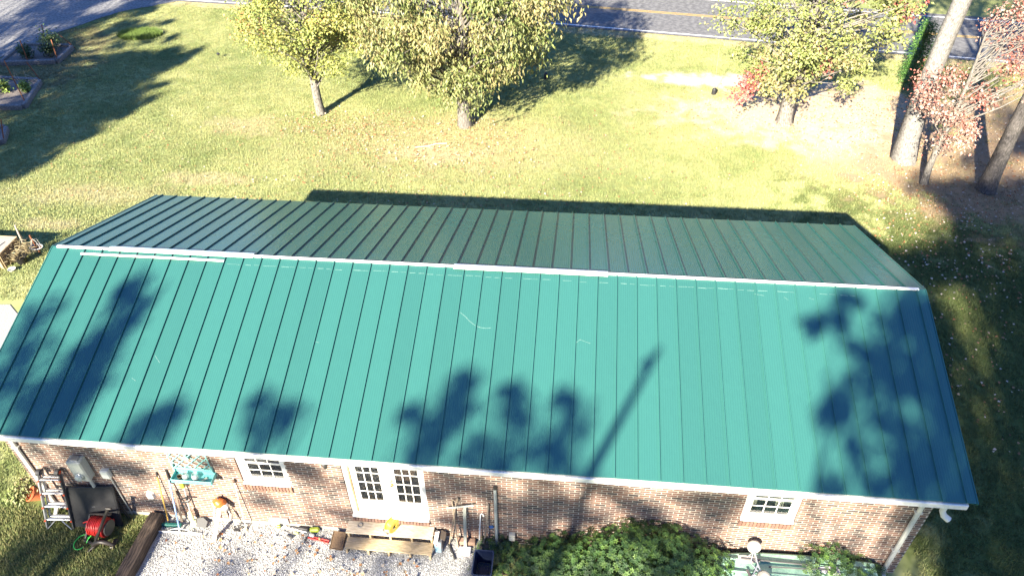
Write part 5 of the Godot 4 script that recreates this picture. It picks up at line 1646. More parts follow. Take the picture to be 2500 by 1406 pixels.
	rod(t2, "stick", [f0, f0 + V(0.5, 0.02, -0.1), f0 + V(0.85, 0.03, -0.3), f0 + V(1.25, 0.02, -0.38)], 0.022, mat(0.40, 0.36, 0.32, 0.9), 6)
	rod(t2, "twig", [f0 + V(0.5, 0.02, -0.1), f0 + V(0.75, 0.03, 0.06)], 0.010, mat(0.40, 0.36, 0.32, 0.9), 5)

# ---------------------------------------------------------------- trees
func bark(sd: int, a: Color, b: Color) -> StandardMaterial3D:
	return noisy(a, b, 2.6, 0.95, sd, V(1.0, 0.22, 1.0), 9.0)

func limb_path(a: Vector3, b: Vector3, sag: float) -> Array:
	var p := []
	var side := V(rnd(-1, 1), rnd(-0.4, 0.4), rnd(-1, 1)) * a.distance_to(b) * 0.16
	for k in 6:
		var f := k / 5.0
		p.append(a.lerp(b, f) + side * sin(PI * f) + V(0, sag * sin(PI * f) * a.distance_to(b), 0))
	return p

func trunk_mesh(pts: Array, rads: Array, flare: float) -> MB:
	var mb := MB.new()
	var rings := []
	var n := 14
	for i in pts.size():
		var ring := []
		var r: float = rads[i]
		for k in n:
			var a := TAU * k / n
			var rr := r * (1.0 + 0.10 * sin(a * 3.0 + i * 0.7) + 0.05 * sin(a * 7.0 + i))
			if i == 0: rr *= 1.0 + flare * (0.6 + 0.4 * sin(a * 5.0))
			ring.append(pts[i] + V(cos(a) * rr, 0, -sin(a) * rr))
		rings.append(ring)
	for i in pts.size() - 1:
		for k in n:
			var k2 := (k + 1) % n
			var c0: Vector3 = pts[i]
			var c1: Vector3 = pts[i + 1]
			var q := [rings[i][k], rings[i][k2], rings[i + 1][k2], rings[i + 1][k]]
			var m := [(q[0] - c0).normalized(), (q[1] - c0).normalized(), (q[2] - c1).normalized(), (q[3] - c1).normalized()]
			mb.tri(q[0], q[1], q[2], m[0], m[1], m[2]); mb.tri(q[0], q[2], q[3], m[0], m[2], m[3])
	return mb

func make_tree(called: String, label: String, base: Vector3, height: float, r0: float, clumps: Array, bm: Material, per: int, l: float, w: float, cols: Array, droop: float, group := "", lean := Vector3.ZERO, glow := 0.25, limbs := true) -> Node3D:
	var t := thing(called, label, "tree", base, group)
	var pts := []
	var rads := []
	var bend := V(rnd(-1, 1), 0, rnd(-1, 1)) * 0.012 * height
	for k in 10:
		var f := k / 9.0
		var e := pow(f, 1.3)
		pts.append(base + V(0, -0.12 + (height + 0.12) * e, 0) + lean * e + bend * sin(f * PI * 2.0))
		rads.append(r0 * lerpf(1.0, 0.18, e) * (1.0 if k > 1 else 1.0 + 0.06 * (2 - k)))
	var trunk := part(t, "trunk", trunk_mesh(pts, rads, 0.22), bm)
	if limbs:
		for c in clumps:
			if c.size() > 3 and c[3] < 0.3: continue
			var cc: Vector3 = c[0]
			var best := 2
			for k in range(2, 9):      # leave the trunk a little below the clump
				if pts[k].y < cc.y - 0.25 * Vector2(cc.x - pts[k].x, cc.z - pts[k].z).length(): best = k
			best = maxi(2, best - rng.randi() % 3)
			var st: Vector3 = pts[best].lerp(pts[best + 1], rng.randf())
			var len := st.distance_to(cc)
			var rr: float = minf(rads[best] * 0.4, 0.010 + 0.009 * len)
			part(trunk, "limb", MB.new().tube(limb_path(st, cc, 0.08), [rr, rr * 0.85, rr * 0.7, rr * 0.5, rr * 0.35, rr * 0.18], 6, false), bm)
	leaf_clump(t, "crown", clumps, per, l, w, cols, droop, 0.55, glow)
	return t

func crown_clumps(c: Vector3, r: Vector3, n: int, cr: float, shell := 0.55) -> Array:
	var out := []
	for i in n:
		var d := V(rng.randfn(), rng.randfn(), rng.randfn()).normalized()
		var k := lerpf(shell, 1.0, sqrt(rng.randf()))
		out.append([c + V(d.x * r.x, d.y * r.y, d.z * r.z) * k, cr * rnd(0.7, 1.3)])
	return out

func make_yard_trees() -> void:
	var b1 := bark(131, Color(0.10, 0.09, 0.08), Color(0.32, 0.30, 0.27))
	var b2 := bark(132, Color(0.075, 0.068, 0.06), Color(0.26, 0.24, 0.215))
	# yellow maple
	var yel := [Color(0.28, 0.30, 0.075), Color(0.22, 0.27, 0.07), Color(0.35, 0.32, 0.10), Color(0.16, 0.21, 0.055)]
	var org := [Color(0.40, 0.22, 0.08), Color(0.37, 0.27, 0.09)]
	var cl := crown_clumps(V(0.1, 4.2, -16.5), V(2.8, 3.0, 2.8), 130, 0.55, 0.4)
	for c in cl:
		if rng.randf() < 0.10: c.append(org)
	make_tree("maple_tree", "bushy yellow green maple on the front lawn beside the larger drooping oak", V(0.04, gh(0.04, -16.42), -16.42), 6.6, 0.20, cl, b1, 190, 0.11, 0.042, yel, 0.35)
	# middle oak with drooping leaves
	var ok := [Color(0.165, 0.20, 0.06), Color(0.22, 0.23, 0.085), Color(0.11, 0.145, 0.045), Color(0.27, 0.225, 0.10)]
	var okr := [Color(0.42, 0.16, 0.06), Color(0.34, 0.20, 0.09)]
	cl = crown_clumps(V(6.5, 4.5, -15.5), V(4.1, 3.5, 3.8), 165, 0.62, 0.4)
	for c in cl:
		if rng.randf() < 0.015: c.append(okr)
	make_tree("oak_tree", "full leafed oak with drooping olive and rust leaves beside the yellow maple", V(6.53, gh(6.53, -15.51), -15.51), 8.2, 0.30, cl, b2, 190, 0.18, 0.036, ok, 1.1)
	# third oak, with red sprays
	var ok3 := [Color(0.21, 0.25, 0.075), Color(0.26, 0.28, 0.095), Color(0.15, 0.19, 0.055), Color(0.30, 0.25, 0.12)]
	var red := [Color(0.40, 0.085, 0.08), Color(0.34, 0.09, 0.08), Color(0.40, 0.17, 0.13)]
	cl = crown_clumps(V(19.8, 4.3, -16.7), V(3.4, 3.4, 3.2), 120, 0.5, 0.35)
	for c in cl:
		if rng.randf() < 0.04: c.append(red)
	for p in [V(17.74, 1.67, -15.5), V(17.5, 1.1, -15.6), V(17.9, 1.35, -15.9), V(18.1, 1.9, -15.7), V(20.4, 2.4, -15.5), V(20.2, 2.8, -15.7)]: cl.append([p, 0.42, red, 0.8])
	make_tree("oak_tree", "yellow green oak with red leaf sprays standing on bare sandy ground", V(19.82, gh(19.82, -16.71), -16.71), 8.2, 0.30, cl, b1, 150, 0.13, 0.046, ok3, 0.4)
	# big pale trunk at the right
	var b4 := bark(134, Color(0.10, 0.095, 0.09), Color(0.31, 0.30, 0.28))
	cl = crown_clumps(V(23.9, 17.5, -13.9), V(5.0, 4.5, 5.0), 60, 1.1)
	make_tree("tall_oak", "tall thick pale trunk at the edge of the bare ground", V(23.69, gh(23.69, -13.68), -13.68), 20.0, 0.37, cl, b4, 90, 0.2, 0.075, ok, 0.5)
	# small red maple with thin bare twigs
	var pk := [Color(0.30, 0.13, 0.10), Color(0.38, 0.28, 0.23), Color(0.27, 0.085, 0.065), Color(0.35, 0.24, 0.19)]
	cl = []
	for p in [V(23.56, 1.42, -11.7), V(24.05, 1.75, -11.6), V(22.3, 3.4, -11.9), V(22.7, 2.9, -11.7), V(24.5, 3.1, -11.8), V(24.15, 2.2, -11.6), V(23.3, 3.5, -12.0), V(24.2, 5.4, -12.0), V(23.4, 5.6, -12.4), V(25.1, 4.7, -11.9), V(23.9, 4.6, -12.1), V(25.1, 3.9, -11.7), V(23.8, 4.1, -11.5), V(24.6, 5.0, -11.4), V(23.2, 2.6, -11.4), V(23.0, 3.2, -11.5), V(25.6, 5.2, -12.2), V(24.9, 5.9, -12.0), V(24.0, 6.2, -12.2), V(25.8, 4.2, -12.0), V(23.6, 5.0, -12.3), V(24.6, 4.2, -12.4), V(25.4, 5.8, -12.4), V(24.4, 6.6, -12.1), V(26.0, 5.0, -11.8)]:
		if p.y > 3.8: p.x += 1.0
		elif p.x < 22.6: p.x += 0.3
		cl.append([p, rnd(0.4, 0.6)])
		for k in 2: cl.append([p + V(rnd(-0.6, 0.6), rnd(-0.2, 0.5), rnd(-0.6, 0.6)), rnd(0.3, 0.5)])
	make_tree("red_maple", "slender small tree with pink and red autumn leaves", V(23.80, gh(23.80, -11.86), -11.86), 5.6, 0.13, cl, b2, 95, 0.10, 0.034, pk, 0.4)
	cl = crown_clumps(V(25.9, 13.0, -11.7), V(3.5, 3.5, 3.5), 40, 0.9)
	make_tree("dark_tree", "dark grey trunk standing in leaf litter beside the red maple", V(25.85, gh(25.85, -11.59), -11.59), 15.0, 0.27, cl, bark(135, Color(0.06, 0.055, 0.05), Color(0.20, 0.18, 0.17)), 80, 0.18, 0.07, ok, 0.4)
	# cedar
	var cd := [Color(0.07, 0.17, 0.03), Color(0.10, 0.22, 0.04), Color(0.05, 0.12, 0.025)]
	cl = []
	for k in 34:
		var f := k / 33.0
		var rr := 0.62 * (1.0 - f * 0.75)
		var a := k * 2.4
		cl.append([V(26.3 + cos(a) * rr * 0.7, gh(26.3, -21.3) + 0.25 + 2.6 * f, -21.3 + sin(a) * rr * 0.7), 0.30])
	make_tree("cedar_tree", "small bright green feathery cedar beside the road verge", V(26.3, gh(26.3, -21.3), -21.3), 2.9, 0.07, cl, b2, 150, 0.12, 0.016, cd, 0.0)
	# woodland edge out of the frame to the right and over the road
	var spots := [[31.5, -10.0], [30.0, -15.5], [33.5, -19.0], [29.5, -5.0], [35.0, -14.0]]
	for s in spots:
		var bs := V(s[0], gh(s[0], s[1]), s[1])
		cl = crown_clumps(bs + V(0, 9.0, 0), V(3.2, 4.2, 3.2), 55, 0.9)
		make_tree("woodland_tree", "tall woodland tree standing beyond the dark grey trunk", bs, 13.0, 0.24, cl, b2, 85, 0.18, 0.07, [Color(0.10, 0.14, 0.04), Color(0.20, 0.17, 0.06), Color(0.28, 0.12, 0.06)], 0.4, "trees of the wood at the right")

# row of trees over the road: out of the frame, mirrored in the far roof slope
func make_far_trees() -> void:
	var bm := bark(151, Color(0.10, 0.09, 0.08), Color(0.26, 0.23, 0.20))
	var pals := [[Color(0.16, 0.22, 0.07), Color(0.23, 0.27, 0.08)], [Color(0.29, 0.27, 0.09), Color(0.21, 0.24, 0.08)], [Color(0.09, 0.15, 0.045), Color(0.13, 0.19, 0.05)]]
	for k in 12:
		var x := -5.0 + k * 4.6 + rnd(-1.0, 1.0)
		var z := -40.5 + (x - 10.0) * 0.1 + rnd(-2.5, 2.5)
		var b := V(x, gh(x, z), z)
		var h := rnd(6.5, 10.0)
		var cl := crown_clumps(b + V(0, h * 0.60, 0), V(2.9, h * 0.42, 2.9), 46, 1.0, 0.5)
		make_tree("roadside_tree", "tall tree in the row beyond the far side of the road", b, h, 0.22, cl, bm, 60, 0.30, 0.12, pals[k % 3], 0.4, "trees beyond the road")

# trees behind the camera whose shadows dapple roof, wall and yard: shadow spots on y = 0 give the crown clumps
func make_shade_trees() -> void:
	var bm := bark(141, Color(0.10, 0.09, 0.08), Color(0.26, 0.23, 0.20))
	var cols := [Color(0.08, 0.11, 0.03), Color(0.12, 0.14, 0.04), Color(0.16, 0.14, 0.05)]
	var up := func(sx: float, sz: float, y: float) -> Vector3: return V(sx - 0.62 * y, y, sz + 1.7 * y)
	var build := func(label: String, base: Vector3, h: float, r0: float, spots: Array, y0: float, y1: float, lean: Vector3, per: int) -> void:
		var cl := []
		for s in spots:
			var hy := rnd(y0, y1)
			cl.append([up.call(s[0], s[1], hy), s[2] * 0.95])
			for k in 2:      # loose sprays round the clump
				var an := rnd(0, TAU)
				var rr: float = s[2] * rnd(0.8, 1.25)
				cl.append([up.call(s[0] + cos(an) * rr, s[1] + sin(an) * rr, hy + rnd(-0.6, 0.6)), s[2] * 0.42, cols, 0.22])
		make_tree("shade_tree", label, base, h, r0, cl, bm, per, 0.15, 0.055, cols, 0.4, "tall trees behind the house", lean, 0.1)
	# soft dapple on the wall below the eave, with open patches between
	var wl := [[1.86, 0.55], [5.12, 1.94], [8.3, 2.05], [11.63, 0.5], [13.0, -0.2], [14.4, 0.1], [16.28, 1.67], [17.4, 0.51], [18.07, 2.42], [3.91, 2.88], [12.0, 2.8], [4.4, 0.6], [6.3, 0.9], [16.6, 0.5], [8.6, 1.0], [16.9, 2.6], [4.9, 3.2], [6.4, 3.0]]
	var dap := []
	for k in 66:
		var q := [rnd(2.0, 19.6), rnd(-0.3, 4.0), rnd(0.26, 0.42)]
		var ok := true
		for w in wl:
			if Vector2(q[0] - w[0], q[1] - w[1]).length() < 0.5 + q[2]: ok = false
		if ok: dap.append(q)
	# left end of the roof
	var sp := []
	for p in [[2.52, -4.87, 0.4], [2.41, -3.9, 0.5], [2.41, -2.9, 0.55], [2.31, -1.8, 0.55], [2.9, -1.4, 0.45], [4.37, -6.08, 0.32], [4.3, -5.3, 0.38], [4.19, -4.59, 0.42], [3.99, -3.6, 0.5], [3.73, -2.4, 0.55], [3.4, -1.4, 0.5], [5.26, -1.4, 0.36], [5.62, -1.93, 0.28], [4.1, -4.0, 0.4], [3.85, -3.0, 0.45], [3.55, -1.9, 0.45], [3.3, -2.6, 0.36], [3.6, -3.5, 0.3], [4.3, -5.7, 0.3], [3.0, -1.9, 0.4], [2.0, -2.6, 0.4], [4.9, -0.9, 0.3], [2.6, -0.5, 0.45], [2.85, 0.5, 0.45], [3.3, 1.0, 0.45], [1.7, -3.4, 0.55], [1.2, -2.2, 0.55], [2.55, 4.66, 0.45], [1.92, 5.3, 0.5], [0.1, 5.3, 0.5], [-0.5, 6.2, 0.6], [0.24, 4.5, 0.4], [1.0, 6.5, 0.8], [3.0, 6.8, 0.8], [2.2, 1.6, 0.4]]: sp.append(p)
	for q in dap:
		if q[0] < 5.8: sp.append(q)
	build.call("tall leafy tree behind the left end of the house", V(-6.4, 0, 24.5), 18.0, 0.24, sp, 14.4, 16.8, V(0.3, 0, 0), 100)
	sp = [[7.4, -2.36, 0.32], [7.9, -2.04, 0.28], [7.5, -1.5, 0.3], [7.54, 0.16, 0.36], [7.6, 1.02, 0.4], [7.8, 4.6, 0.35], [5.64, 2.3, 0.36], [4.54, 5.0, 0.38], [8.6, 5.5, 0.5], [6.8, 6.0, 0.5], [7.3, -0.6, 0.3]]
	for q in dap:
		if q[0] >= 5.8 and q[0] < 9.2: sp.append(q)
	build.call("thin leafy tree behind the glass doors of the house", V(-2.6, 0, 27.5), 17.5, 0.16, sp, 14.6, 16.6, V(0.2, 0, 0), 80)
	# middle of the roof
	sp = []
	for p in [[11.39, -3.38, 0.28], [11.25, -2.8, 0.36], [11.1, -2.3, 0.38], [10.76, -1.73, 0.40], [10.39, -2.29, 0.24], [12.41, -3.1, 0.26], [12.52, -2.5, 0.36], [13.39, -3.08, 0.22], [13.44, -2.35, 0.38], [12.82, -1.47, 0.45], [12.14, -1.52, 0.42], [11.68, -1.3, 0.40], [13.11, -1.39, 0.36], [10.43, -1.0, 0.40], [10.24, 0.5, 0.45], [10.93, 1.0, 0.48], [12.22, 0.33, 0.40], [12.1, 1.1, 0.36], [11.37, 2.04, 0.5], [9.61, 1.06, 0.3], [13.5, 0.4, 0.36], [13.85, 0.9, 0.34], [10.6, -0.3, 0.42], [10.3, 2.6, 0.5], [12.6, 1.6, 0.36], [10.8, 3.4, 0.55], [15.07, 0.4, 0.42], [15.2, 1.3, 0.36], [11.6, 4.4, 0.5], [9.9, 4.3, 0.3], [10.2, 6.2, 0.7], [12.3, 6.0, 0.7], [11.9, -0.6, 0.36], [13.3, -0.5, 0.3], [14.7, 2.2, 0.4]]: sp.append(p)
	for q in dap:
		if q[0] >= 9.2 and q[0] < 16.6: sp.append(q)
	build.call("tall leafy tree behind the middle of the house", V(2.2, 0, 28.0), 18.0, 0.2, sp, 14.8, 17.0, V(0.2, 0, 0.0), 90)
	make_tree("bare_tree", "bare leaning pole like tree behind the middle of the house", V(4.1, 0, 19.85), 14.5, 0.30, [[V(6.3, 14.2, 19.8), 0.12]], bm, 12, 0.15, 0.055, cols, 0.4, "", V(2.3, 0, 0), 0.1)
	# right end of the roof
	sp = []
	for p in [[18.63, -5.92, 0.22], [19.07, -6.1, 0.28], [19.39, -6.83, 0.25], [18.68, -3.72, 0.3], [18.32, -3.3, 0.28], [18.36, -2.97, 0.25], [19.61, -5.08, 0.3], [19.25, -3.3, 0.36], [19.95, -4.4, 0.45], [20.7, -5.98, 0.45], [20.79, -6.95, 0.4], [20.58, -4.66, 0.5], [20.22, -2.81, 0.5], [19.7, -2.19, 0.45], [19.1, -1.25, 0.4], [18.59, -2.07, 0.3], [18.6, -1.2, 0.28], [17.95, -1.13, 0.24], [20.0, -1.24, 0.5], [20.43, -2.26, 0.5], [20.2, -6.2, 0.35], [19.24, -4.15, 0.33], [21.0, -3.5, 0.5], [21.2, -5.2, 0.5], [20.6, -0.5, 0.5], [19.1, 0.5, 0.33], [21.2, -1.2, 0.6], [21.4, 0.6, 0.7], [20.2, 1.2, 0.6], [21.0, 2.4, 0.7], [19.6, 3.2, 0.5], [20.6, 4.4, 0.8]]: sp.append(p)
	for q in dap:
		if q[0] >= 16.6: sp.append(q)
	for k in 34: sp.append([rnd(19.3, 21.6), rnd(-6.8, -0.8), rnd(0.25, 0.42)])
	build.call("tall leafy tree behind the right end of the house", V(9.4, 0, 26.0), 18.2, 0.22, sp, 14.8, 17.0, V(0.4, 0, 0), 100)
	# lawn right of the house
	sp = []
	var lit := [[22.25, -5.11, 0.7], [22.25, -10.56, 0.8], [21.9, -2.92, 0.55], [24.7, -7.44, 0.6], [20.96, -0.56, 0.4], [27.44, -12.92, 0.9], [23.0, -3.9, 0.4], [25.6, -5.6, 0.5], [21.6, -8.2, 0.8], [23.2, -9.3, 0.7], [24.2, -1.2, 0.5], [22.8, 1.2, 0.4]]
	for k in 760:
		var sz := rnd(-11.5, 9.0)
		var sx := rnd(21.2 if sz < -0.6 else 19.3, 29.5)
		var r := rnd(0.4, 0.7)
		var ok := true
		for q in lit:
			if Vector2(sx - q[0], sz - q[1]).length() < q[2] + r * 0.5: ok = false
		if sz < -7.0 and sx < 23.4 and rng.randf() < 0.6: ok = false
		if ok: sp.append([sx, sz, r])
	for k in 110:      # shade on the litter under the wood
		var q := [rnd(24.3, 30.5), rnd(-18.5, -9.5), rnd(0.4, 0.7)]
		if Vector2(q[0] - 27.4, q[1] + 12.9).length() > 1.2 and q[1] > -9.5 - (q[0] - 23.3) * 1.4: sp.append(q)
	var spa := []
	var spb := []
	for s in sp:
		if s[1] > -2.0: spa.append(s)
		else: spb.append(s)
	build.call("broad tree behind the right end of the yard", V(15.0, 0, 31.0), 18.5, 0.30, spa, 14.8, 17.6, V(0.2, 0, 0), 90)
	build.call("broad tree beside the right end of the yard", V(15.6, 0, 22.0), 18.5, 0.30, spb, 15.2, 17.8, V(-0.4, 0, 0), 90)
	# left yard
	sp = []
	for p in [[-14.2, -17.6, 1.2], [-12.4, -19.2, 1.0], [-11.4, -20.3, 0.8], [-10.6, -20.9, 0.6], [-9.9, -21.6, 0.4], [-10.4, -19.6, 0.5], [-12.0, -17.8, 0.8], [-11.0, -16.6, 0.8], [-10.0, -15.2, 0.6], [-11.2, -14.4, 0.9], [-12.4, -15.6, 1.0], [-9.6, -17.4, 0.35], [-10.6, -12.6, 0.7], [-11.4, -11.2, 0.7], [-11.6, -9.4, 0.8], [-10.4, -10.6, 0.4], [-12.6, -17.0, 1.0], [-11.6, -18.6, 0.9], [-13.4, -20.0, 0.8], [-11.8, -13.2, 0.9], [-10.8, -15.6, 0.7], [-12.2, -10.4, 0.8], [-13.0, -12.6, 1.0], [-14.5, -14.8, 1.1], [-16.5, -18.6, 1.2], [-15.6, -24.5, 0.7], [-14.4, -25.0, 0.5], [-13.4, -25.6, 0.35], [-14.6, -22.6, 0.5], [-13.2, -23.0, 0.5], [-12.0, -23.4, 0.35], [-18.0, -20.4, 1.2], [-19.0, -23.4, 1.1], [-18.0, -26.0, 0.9], [-16.4, -27.2, 0.7], [-20.5, -25.8, 1.2], [-22.0, -27.5, 1.2], [-16.8, -28.8, 0.7], [-15.0, -29.4, 0.5], [-13.0, -30.0, 0.4], [-20.0, -29.0, 1.0], [-23.0, -24.0, 1.3], [-18.5, -16.0, 1.2], [-14.6, -10.4, 1.0], [-17.5, -13.5, 1.2], [-21.0, -19.0, 1.4], [-24.0, -30.0, 1.2], [-19.0, -31.5, 0.8]]:
		sp.append(p)
		if p[2] > 0.55:
			for k in 7: sp.append([p[0] + rnd(-0.9, 0.9), p[1] + rnd(-0.9, 0.9), p[2] * 0.65])
	var la := []
	var lb := []
	for s in sp:
		if s[1] > -18.0: la.append(s)
		else: lb.append(s)
	build.call("broad tree left of the house beyond the planter box", V(-19.0, gh(-19, 2), 2.0), 12.0, 0.30, la, 8.0, 10.5, V(0, 0, 0), 210)
	build.call("broad tree left of the gravel driveway", V(-25.0, gh(-25, -6), -6.0), 12.0, 0.32, lb, 8.5, 11.0, V(0, 0, 0), 210)

# ---------------------------------------------------------------- shrubs
func make_shrubs() -> void:
	var cols := [Color(0.030, 0.074, 0.016), Color(0.045, 0.100, 0.020), Color(0.024, 0.058, 0.014), Color(0.078, 0.142, 0.026)]
	var wm := whorl_mesh(0.060, 0.0115, 6)
	var shrubs := [
		["large glossy evergreen shrub against the wall between bin and boat", V(12.7, 0, 4.6), [[10.9, 0.30, 4.3, 0.42], [11.3, 0.42, 4.25, 0.45], [11.5, 0.42, 4.5, 0.55], [12.0, 0.62, 4.5, 0.65], [12.6, 0.85, 4.5, 0.75], [13.2, 0.90, 4.5, 0.72], [13.8, 0.72, 4.5, 0.62], [12.4, 0.6, 5.0, 0.7], [13.2, 0.6, 5.0, 0.75], [14.0, 0.5, 4.8, 0.6], [11.7, 0.3, 4.9, 0.5], [14.3, 0.55, 4.35, 0.42], [12.9, 1.05, 4.25, 0.42], [13.45, 1.12, 4.15, 0.28]], 300],
		["small glossy evergreen shrub beside the pale paddle blade", V(16.6, 0, 4.3), [[16.3, 0.72, 4.15, 0.35], [16.7, 0.62, 4.1, 0.38], [17.1, 0.40, 4.2, 0.42], [17.35, 0.25, 4.25, 0.4], [16.55, 1.0, 4.05, 0.16], [16.9, 0.5, 4.5, 0.4], [17.5, 0.2, 4.0, 0.3]], 230],
		["low dark evergreen shrub between the blue bin and the big shrub", V(10.7, 0, 4.4), [[10.35, 0.12, 4.35, 0.28], [10.8, 0.2, 4.35, 0.36], [11.2, 0.26, 4.4, 0.4], [10.25, 0.12, 4.05, 0.2], [9.75, 0.12, 4.08, 0.22], [10.05, 0.2, 4.0, 0.2], [10.6, 0.10, 4.7, 0.3], [10.15, 0.1, 4.6, 0.22]], 190]]
	for s in shrubs:
		var t := thing("evergreen_shrub", s[0], "shrub", s[1])
		var cl := []
		var stems := MB.new()
		for c in s[2]:
			var p := V(c[0], c[1], c[2])
			cl.append([p, c[3], cols, (c[3] / 0.6) ** 2])
			stems.tube([V(lerpf(c[0], s[1].x, 0.3), -0.02, lerpf(c[2], s[1].z, 0.3)), V(c[0], c[1] * 0.5, c[2]), p + V(0, c[3] * 0.5, 0)], [0.02, 0.014, 0.006], 5)
		part(t, "stems", stems, mat(0.10, 0.07, 0.05, 0.9))
		var org: Vector3 = s[1]
		var xs := []
		var cc := []
		for c in cl:
			for i in int(s[3] * 2.0 * c[3]):
				var d := V(rng.randfn(), rng.randfn(), rng.randfn()).normalized()
				var p: Vector3 = c[0] + d * c[1] * pow(rng.randf(), 0.22)
				if p.y < 0.02 or p.z < WZ + 0.03: continue
				var y := (d + V(0, 0.9, 0.25)).normalized()
				var x := y.cross(V(rnd(-1, 1), rnd(-1, 1), rnd(-1, 1))).normalized()
				xs.append(Transform3D(Basis(x, y, x.cross(y)).scaled_local(Vector3.ONE * rnd(0.7, 1.25)), p - org))
				var k: Color = cols[rng.randi() % 4]
				var q := rnd(0.75, 1.3)
				cc.append(Color(k.r * q, k.g * q, k.b * q))
		baked(t, "foliage", wm, leaf_mat(0.6, 0.1), xs, cc)

# ---------------------------------------------------------------- grass, gravel, litter
func in_view_lawn(x: float, z: float) -> bool:
	if x > -0.6 and x < 18.6 and z > -4.4 and z < 3.84: return false
	if z > 3.7 and x > 2.3 and x < 18.2: return x > 9.5 and x < 11.8 and z > 3.9 and z < 5.2
	if z < -27.45 + (x - 10.69) * 0.159: return false
	if x < -3.7 and z > -2.7: return false
	# keep to the camera's view and off the driveway
	var lx := -1.0 + (z - 5.0) * 0.66
	var rx := 20.4 - (z - 4.0) * 0.46
	if x < lx - 0.8 or x > rx + 1.2: return false
	if z < -21.5:
		var e := remap(z, -22.0, -26.0, -19.6, -18.4) if z > -26.0 else (remap(z, -26.0, -29.6, -18.4, -16.2) if z > -29.6 else remap(z, -29.6, -31.4, -16.2, -13.4))
		if x < e + 0.1: return false
	return true

func make_grass() -> void:
	var mb := MB.new()
	for k in 5:
		var a := TAU * k / 5.0 + 0.3
		var o := V(cos(a * 2.3), 0, sin(a * 1.7)) * 0.032
		var s := V(-sin(a), 0, cos(a)) * 0.007
		var tip := o + V(cos(a) * 0.036, 0.052, sin(a) * 0.036)
		mb.face(o - s, o + s, tip)
	var me := mb.mesh()
	var m := StandardMaterial3D.new()
	m.vertex_color_use_as_albedo = true
	m.roughness = 0.75
	m.cull_mode = BaseMaterial3D.CULL_DISABLED
	m.backlight_enabled = true
	m.backlight = Color(0.2, 0.2, 0.1)
	var xs := []
	var cc := []
	var tries := 0
	while xs.size() < 280000 and tries < 620000:
		tries += 1
		var z := -31.8 + 37.3 * (1.0 - pow(rng.randf(), 1.12))
		var x := rnd(-19.0, 36.0)
		if not in_view_lawn(x, z): continue
		var i := clampi(int((x - GX0) / (GX1 - GX0) * GW), 0, GW - 1)
		var j := clampi(int((z - GZ0) / (GZ1 - GZ0) * GH), 0, GH - 1)
		var k := j * GW + i
		if rng.randi() % 256 > gdens[k]: continue
		var s := rnd(0.7, 1.5)
		xs.append(Transform3D(Basis(Vector3.UP, rnd(0, TAU)).scaled_local(V(s, s * rnd(0.7, 1.3), s)), V(x, gh(x, z) - 0.002, z)))
		var c := Color8(gdata[k * 3], gdata[k * 3 + 1], gdata[k * 3 + 2]).srgb_to_linear()
		var q := rnd(0.65, 1.4)
		var y := rnd(0.9, 1.12)
		cc.append(Color(c.r * q * y, c.g * q, c.b * q * 0.9))
	# taller grass by the ladder and a rank tuft far out on the lawn
	for k in 2600:
		var x := rnd(-2.6, 2.4)
		var z := rnd(3.95, 5.9)
		var s := rnd(0.8, 1.5)
		xs.append(Transform3D(Basis(Vector3.UP, rnd(0, TAU)).scaled_local(V(s, s * rnd(0.8, 1.6), s)), V(x, 0, z)))
		cc.append(Color(0.12, 0.14, 0.035).lerp(Color(0.24, 0.22, 0.09), rng.randf()))
	for k in 900:
		var a := rnd(0, TAU)
		var r := sqrt(rng.randf())
		var x := -13.2 + cos(a) * r * 1.2
		var z := -26.0 + sin(a) * r * 0.7
		xs.append(Transform3D(Basis(Vector3.UP, rnd(0, TAU)).scaled_local(V(2.2, 5.0, 2.2)), V(x, gh(x, z), z)))
		cc.append(Color(0.13, 0.20, 0.04))
	var g := multi(self, "lawn_grass", me, m, xs, cc)
	g.set_meta("kind", "stuff")
	g.set_meta("label", "short straw yellow and green lawn grass around the house")
	g.set_meta("category", "grass")

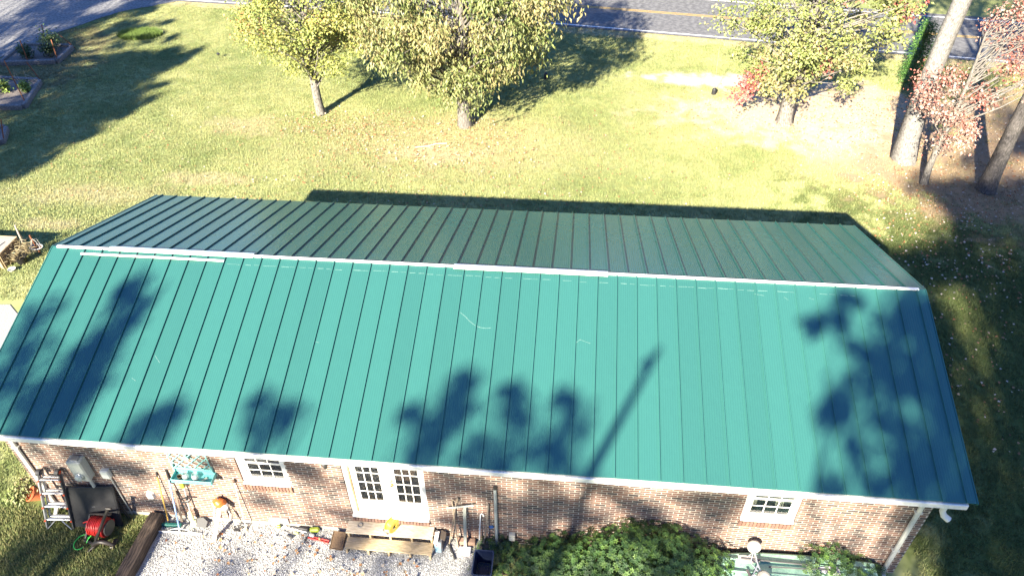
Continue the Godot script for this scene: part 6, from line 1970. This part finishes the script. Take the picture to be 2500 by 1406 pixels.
func make_litter() -> void:
	# gravel stones
	var st := MB.new()
	st.lathe([[0.0, -0.5], [0.45, -0.3], [0.6, 0.05], [0.35, 0.42], [0.0, 0.5]], 6, Transform3D(Basis.IDENTITY, Vector3.ZERO))
	var m := StandardMaterial3D.new()
	m.vertex_color_use_as_albedo = true
	m.roughness = 0.9
	var xs := []
	var cc := []
	for k in 42000:
		var x := rnd(2.45, 10.0)
		var z := rnd(3.89, 6.0)
		if x < 2.75 - (z - 4.0) * 0.03 or x > 9.9 - (z - 3.9) * 0.5 + rnd(-0.15, 0.15): continue
		var s := rnd(0.008, 0.018)
		xs.append(Transform3D(Basis(V(rnd(-1, 1), rnd(-1, 1), rnd(-1, 1)).normalized(), rnd(0, TAU)).scaled_local(V(s * rnd(0.9, 1.6), s * rnd(0.6, 1.0), s)), V(x, 0.012 + rnd(0.002, 0.012), z)))
		var g := rnd(0.36, 0.70) if rng.randf() < 0.78 else rnd(0.10, 0.26)
		cc.append(Color(g, g * 1.0, g * 0.98))
	var o := multi(self, "loose_gravel", st.mesh(), m, xs, cc)
	o.set_meta("kind", "stuff")
	o.set_meta("label", "loose white and grey gravel on the pad by the back door")
	o.set_meta("category", "gravel")
	# fallen leaves
	xs = []
	cc = []
	var pal := [Color(0.30, 0.17, 0.08), Color(0.22, 0.11, 0.05), Color(0.40, 0.28, 0.16), Color(0.50, 0.42, 0.32), Color(0.34, 0.14, 0.06)]
	var areas := [[5.0, -14.2, 5.5, 3.0, 1500, 0], [0.5, -15.6, 3.0, 1.6, 380, 0], [5.0, -10.0, 9.0, 2.8, 420, 0], [22.8, -17.0, 4.0, 3.5, 900, 0], [24.5, -11.5, 4.0, 3.0, 900, 1], [23.0, -8.0, 3.0, 3.0, 420, 1], [22.6, -2.0, 2.4, 5.0, 260, 1], [19.0, -18.0, 4.5, 3.0, 420, 0], [12.0, -13.0, 9.0, 5.0, 420, 0], [-4.0, -12.0, 7.0, 5.0, 260, 0], [6.0, 4.6, 3.4, 0.7, 150, 0], [28.5, -14.0, 3.0, 5.0, 800, 1]]
	for a in areas:
		for k in a[4]:
			var an := rnd(0, TAU)
			var r := sqrt(rng.randf()) * (0.6 + 0.5 * rng.randf())
			var x: float = a[0] + cos(an) * r * a[2]
			var z: float = a[1] + sin(an) * r * a[3]
			if z > 3.9 and (x < 2.8 or x > 9.3 or (x > 6.4 and x < 9.0 and z < 4.5)): continue
			if x > -0.5 and x < 18.6 and z > -4.3 and z < 3.9: continue
			xs.append(Transform3D(Basis(V(rnd(-0.4, 0.4), 1, rnd(-0.4, 0.4)).normalized(), rnd(0, TAU)).scaled_local(Vector3.ONE * rnd(0.55, 1.15)), V(x, gh(x, z) + 0.055, z)))
			var c: Color = pal[rng.randi() % 5]
			if a[5] == 1 and rng.randf() < 0.10: c = Color(0.46, 0.40, 0.34)
			cc.append(c)
	o = multi(self, "fallen_leaves", leaf_mesh(0.085, 0.035, 0.1), leaf_mat(0.8, 0.0), xs, cc)
	o.set_meta("kind", "stuff")
	o.set_meta("label", "brown fallen leaves scattered over the lawn and bare ground")
	o.set_meta("category", "leaves")
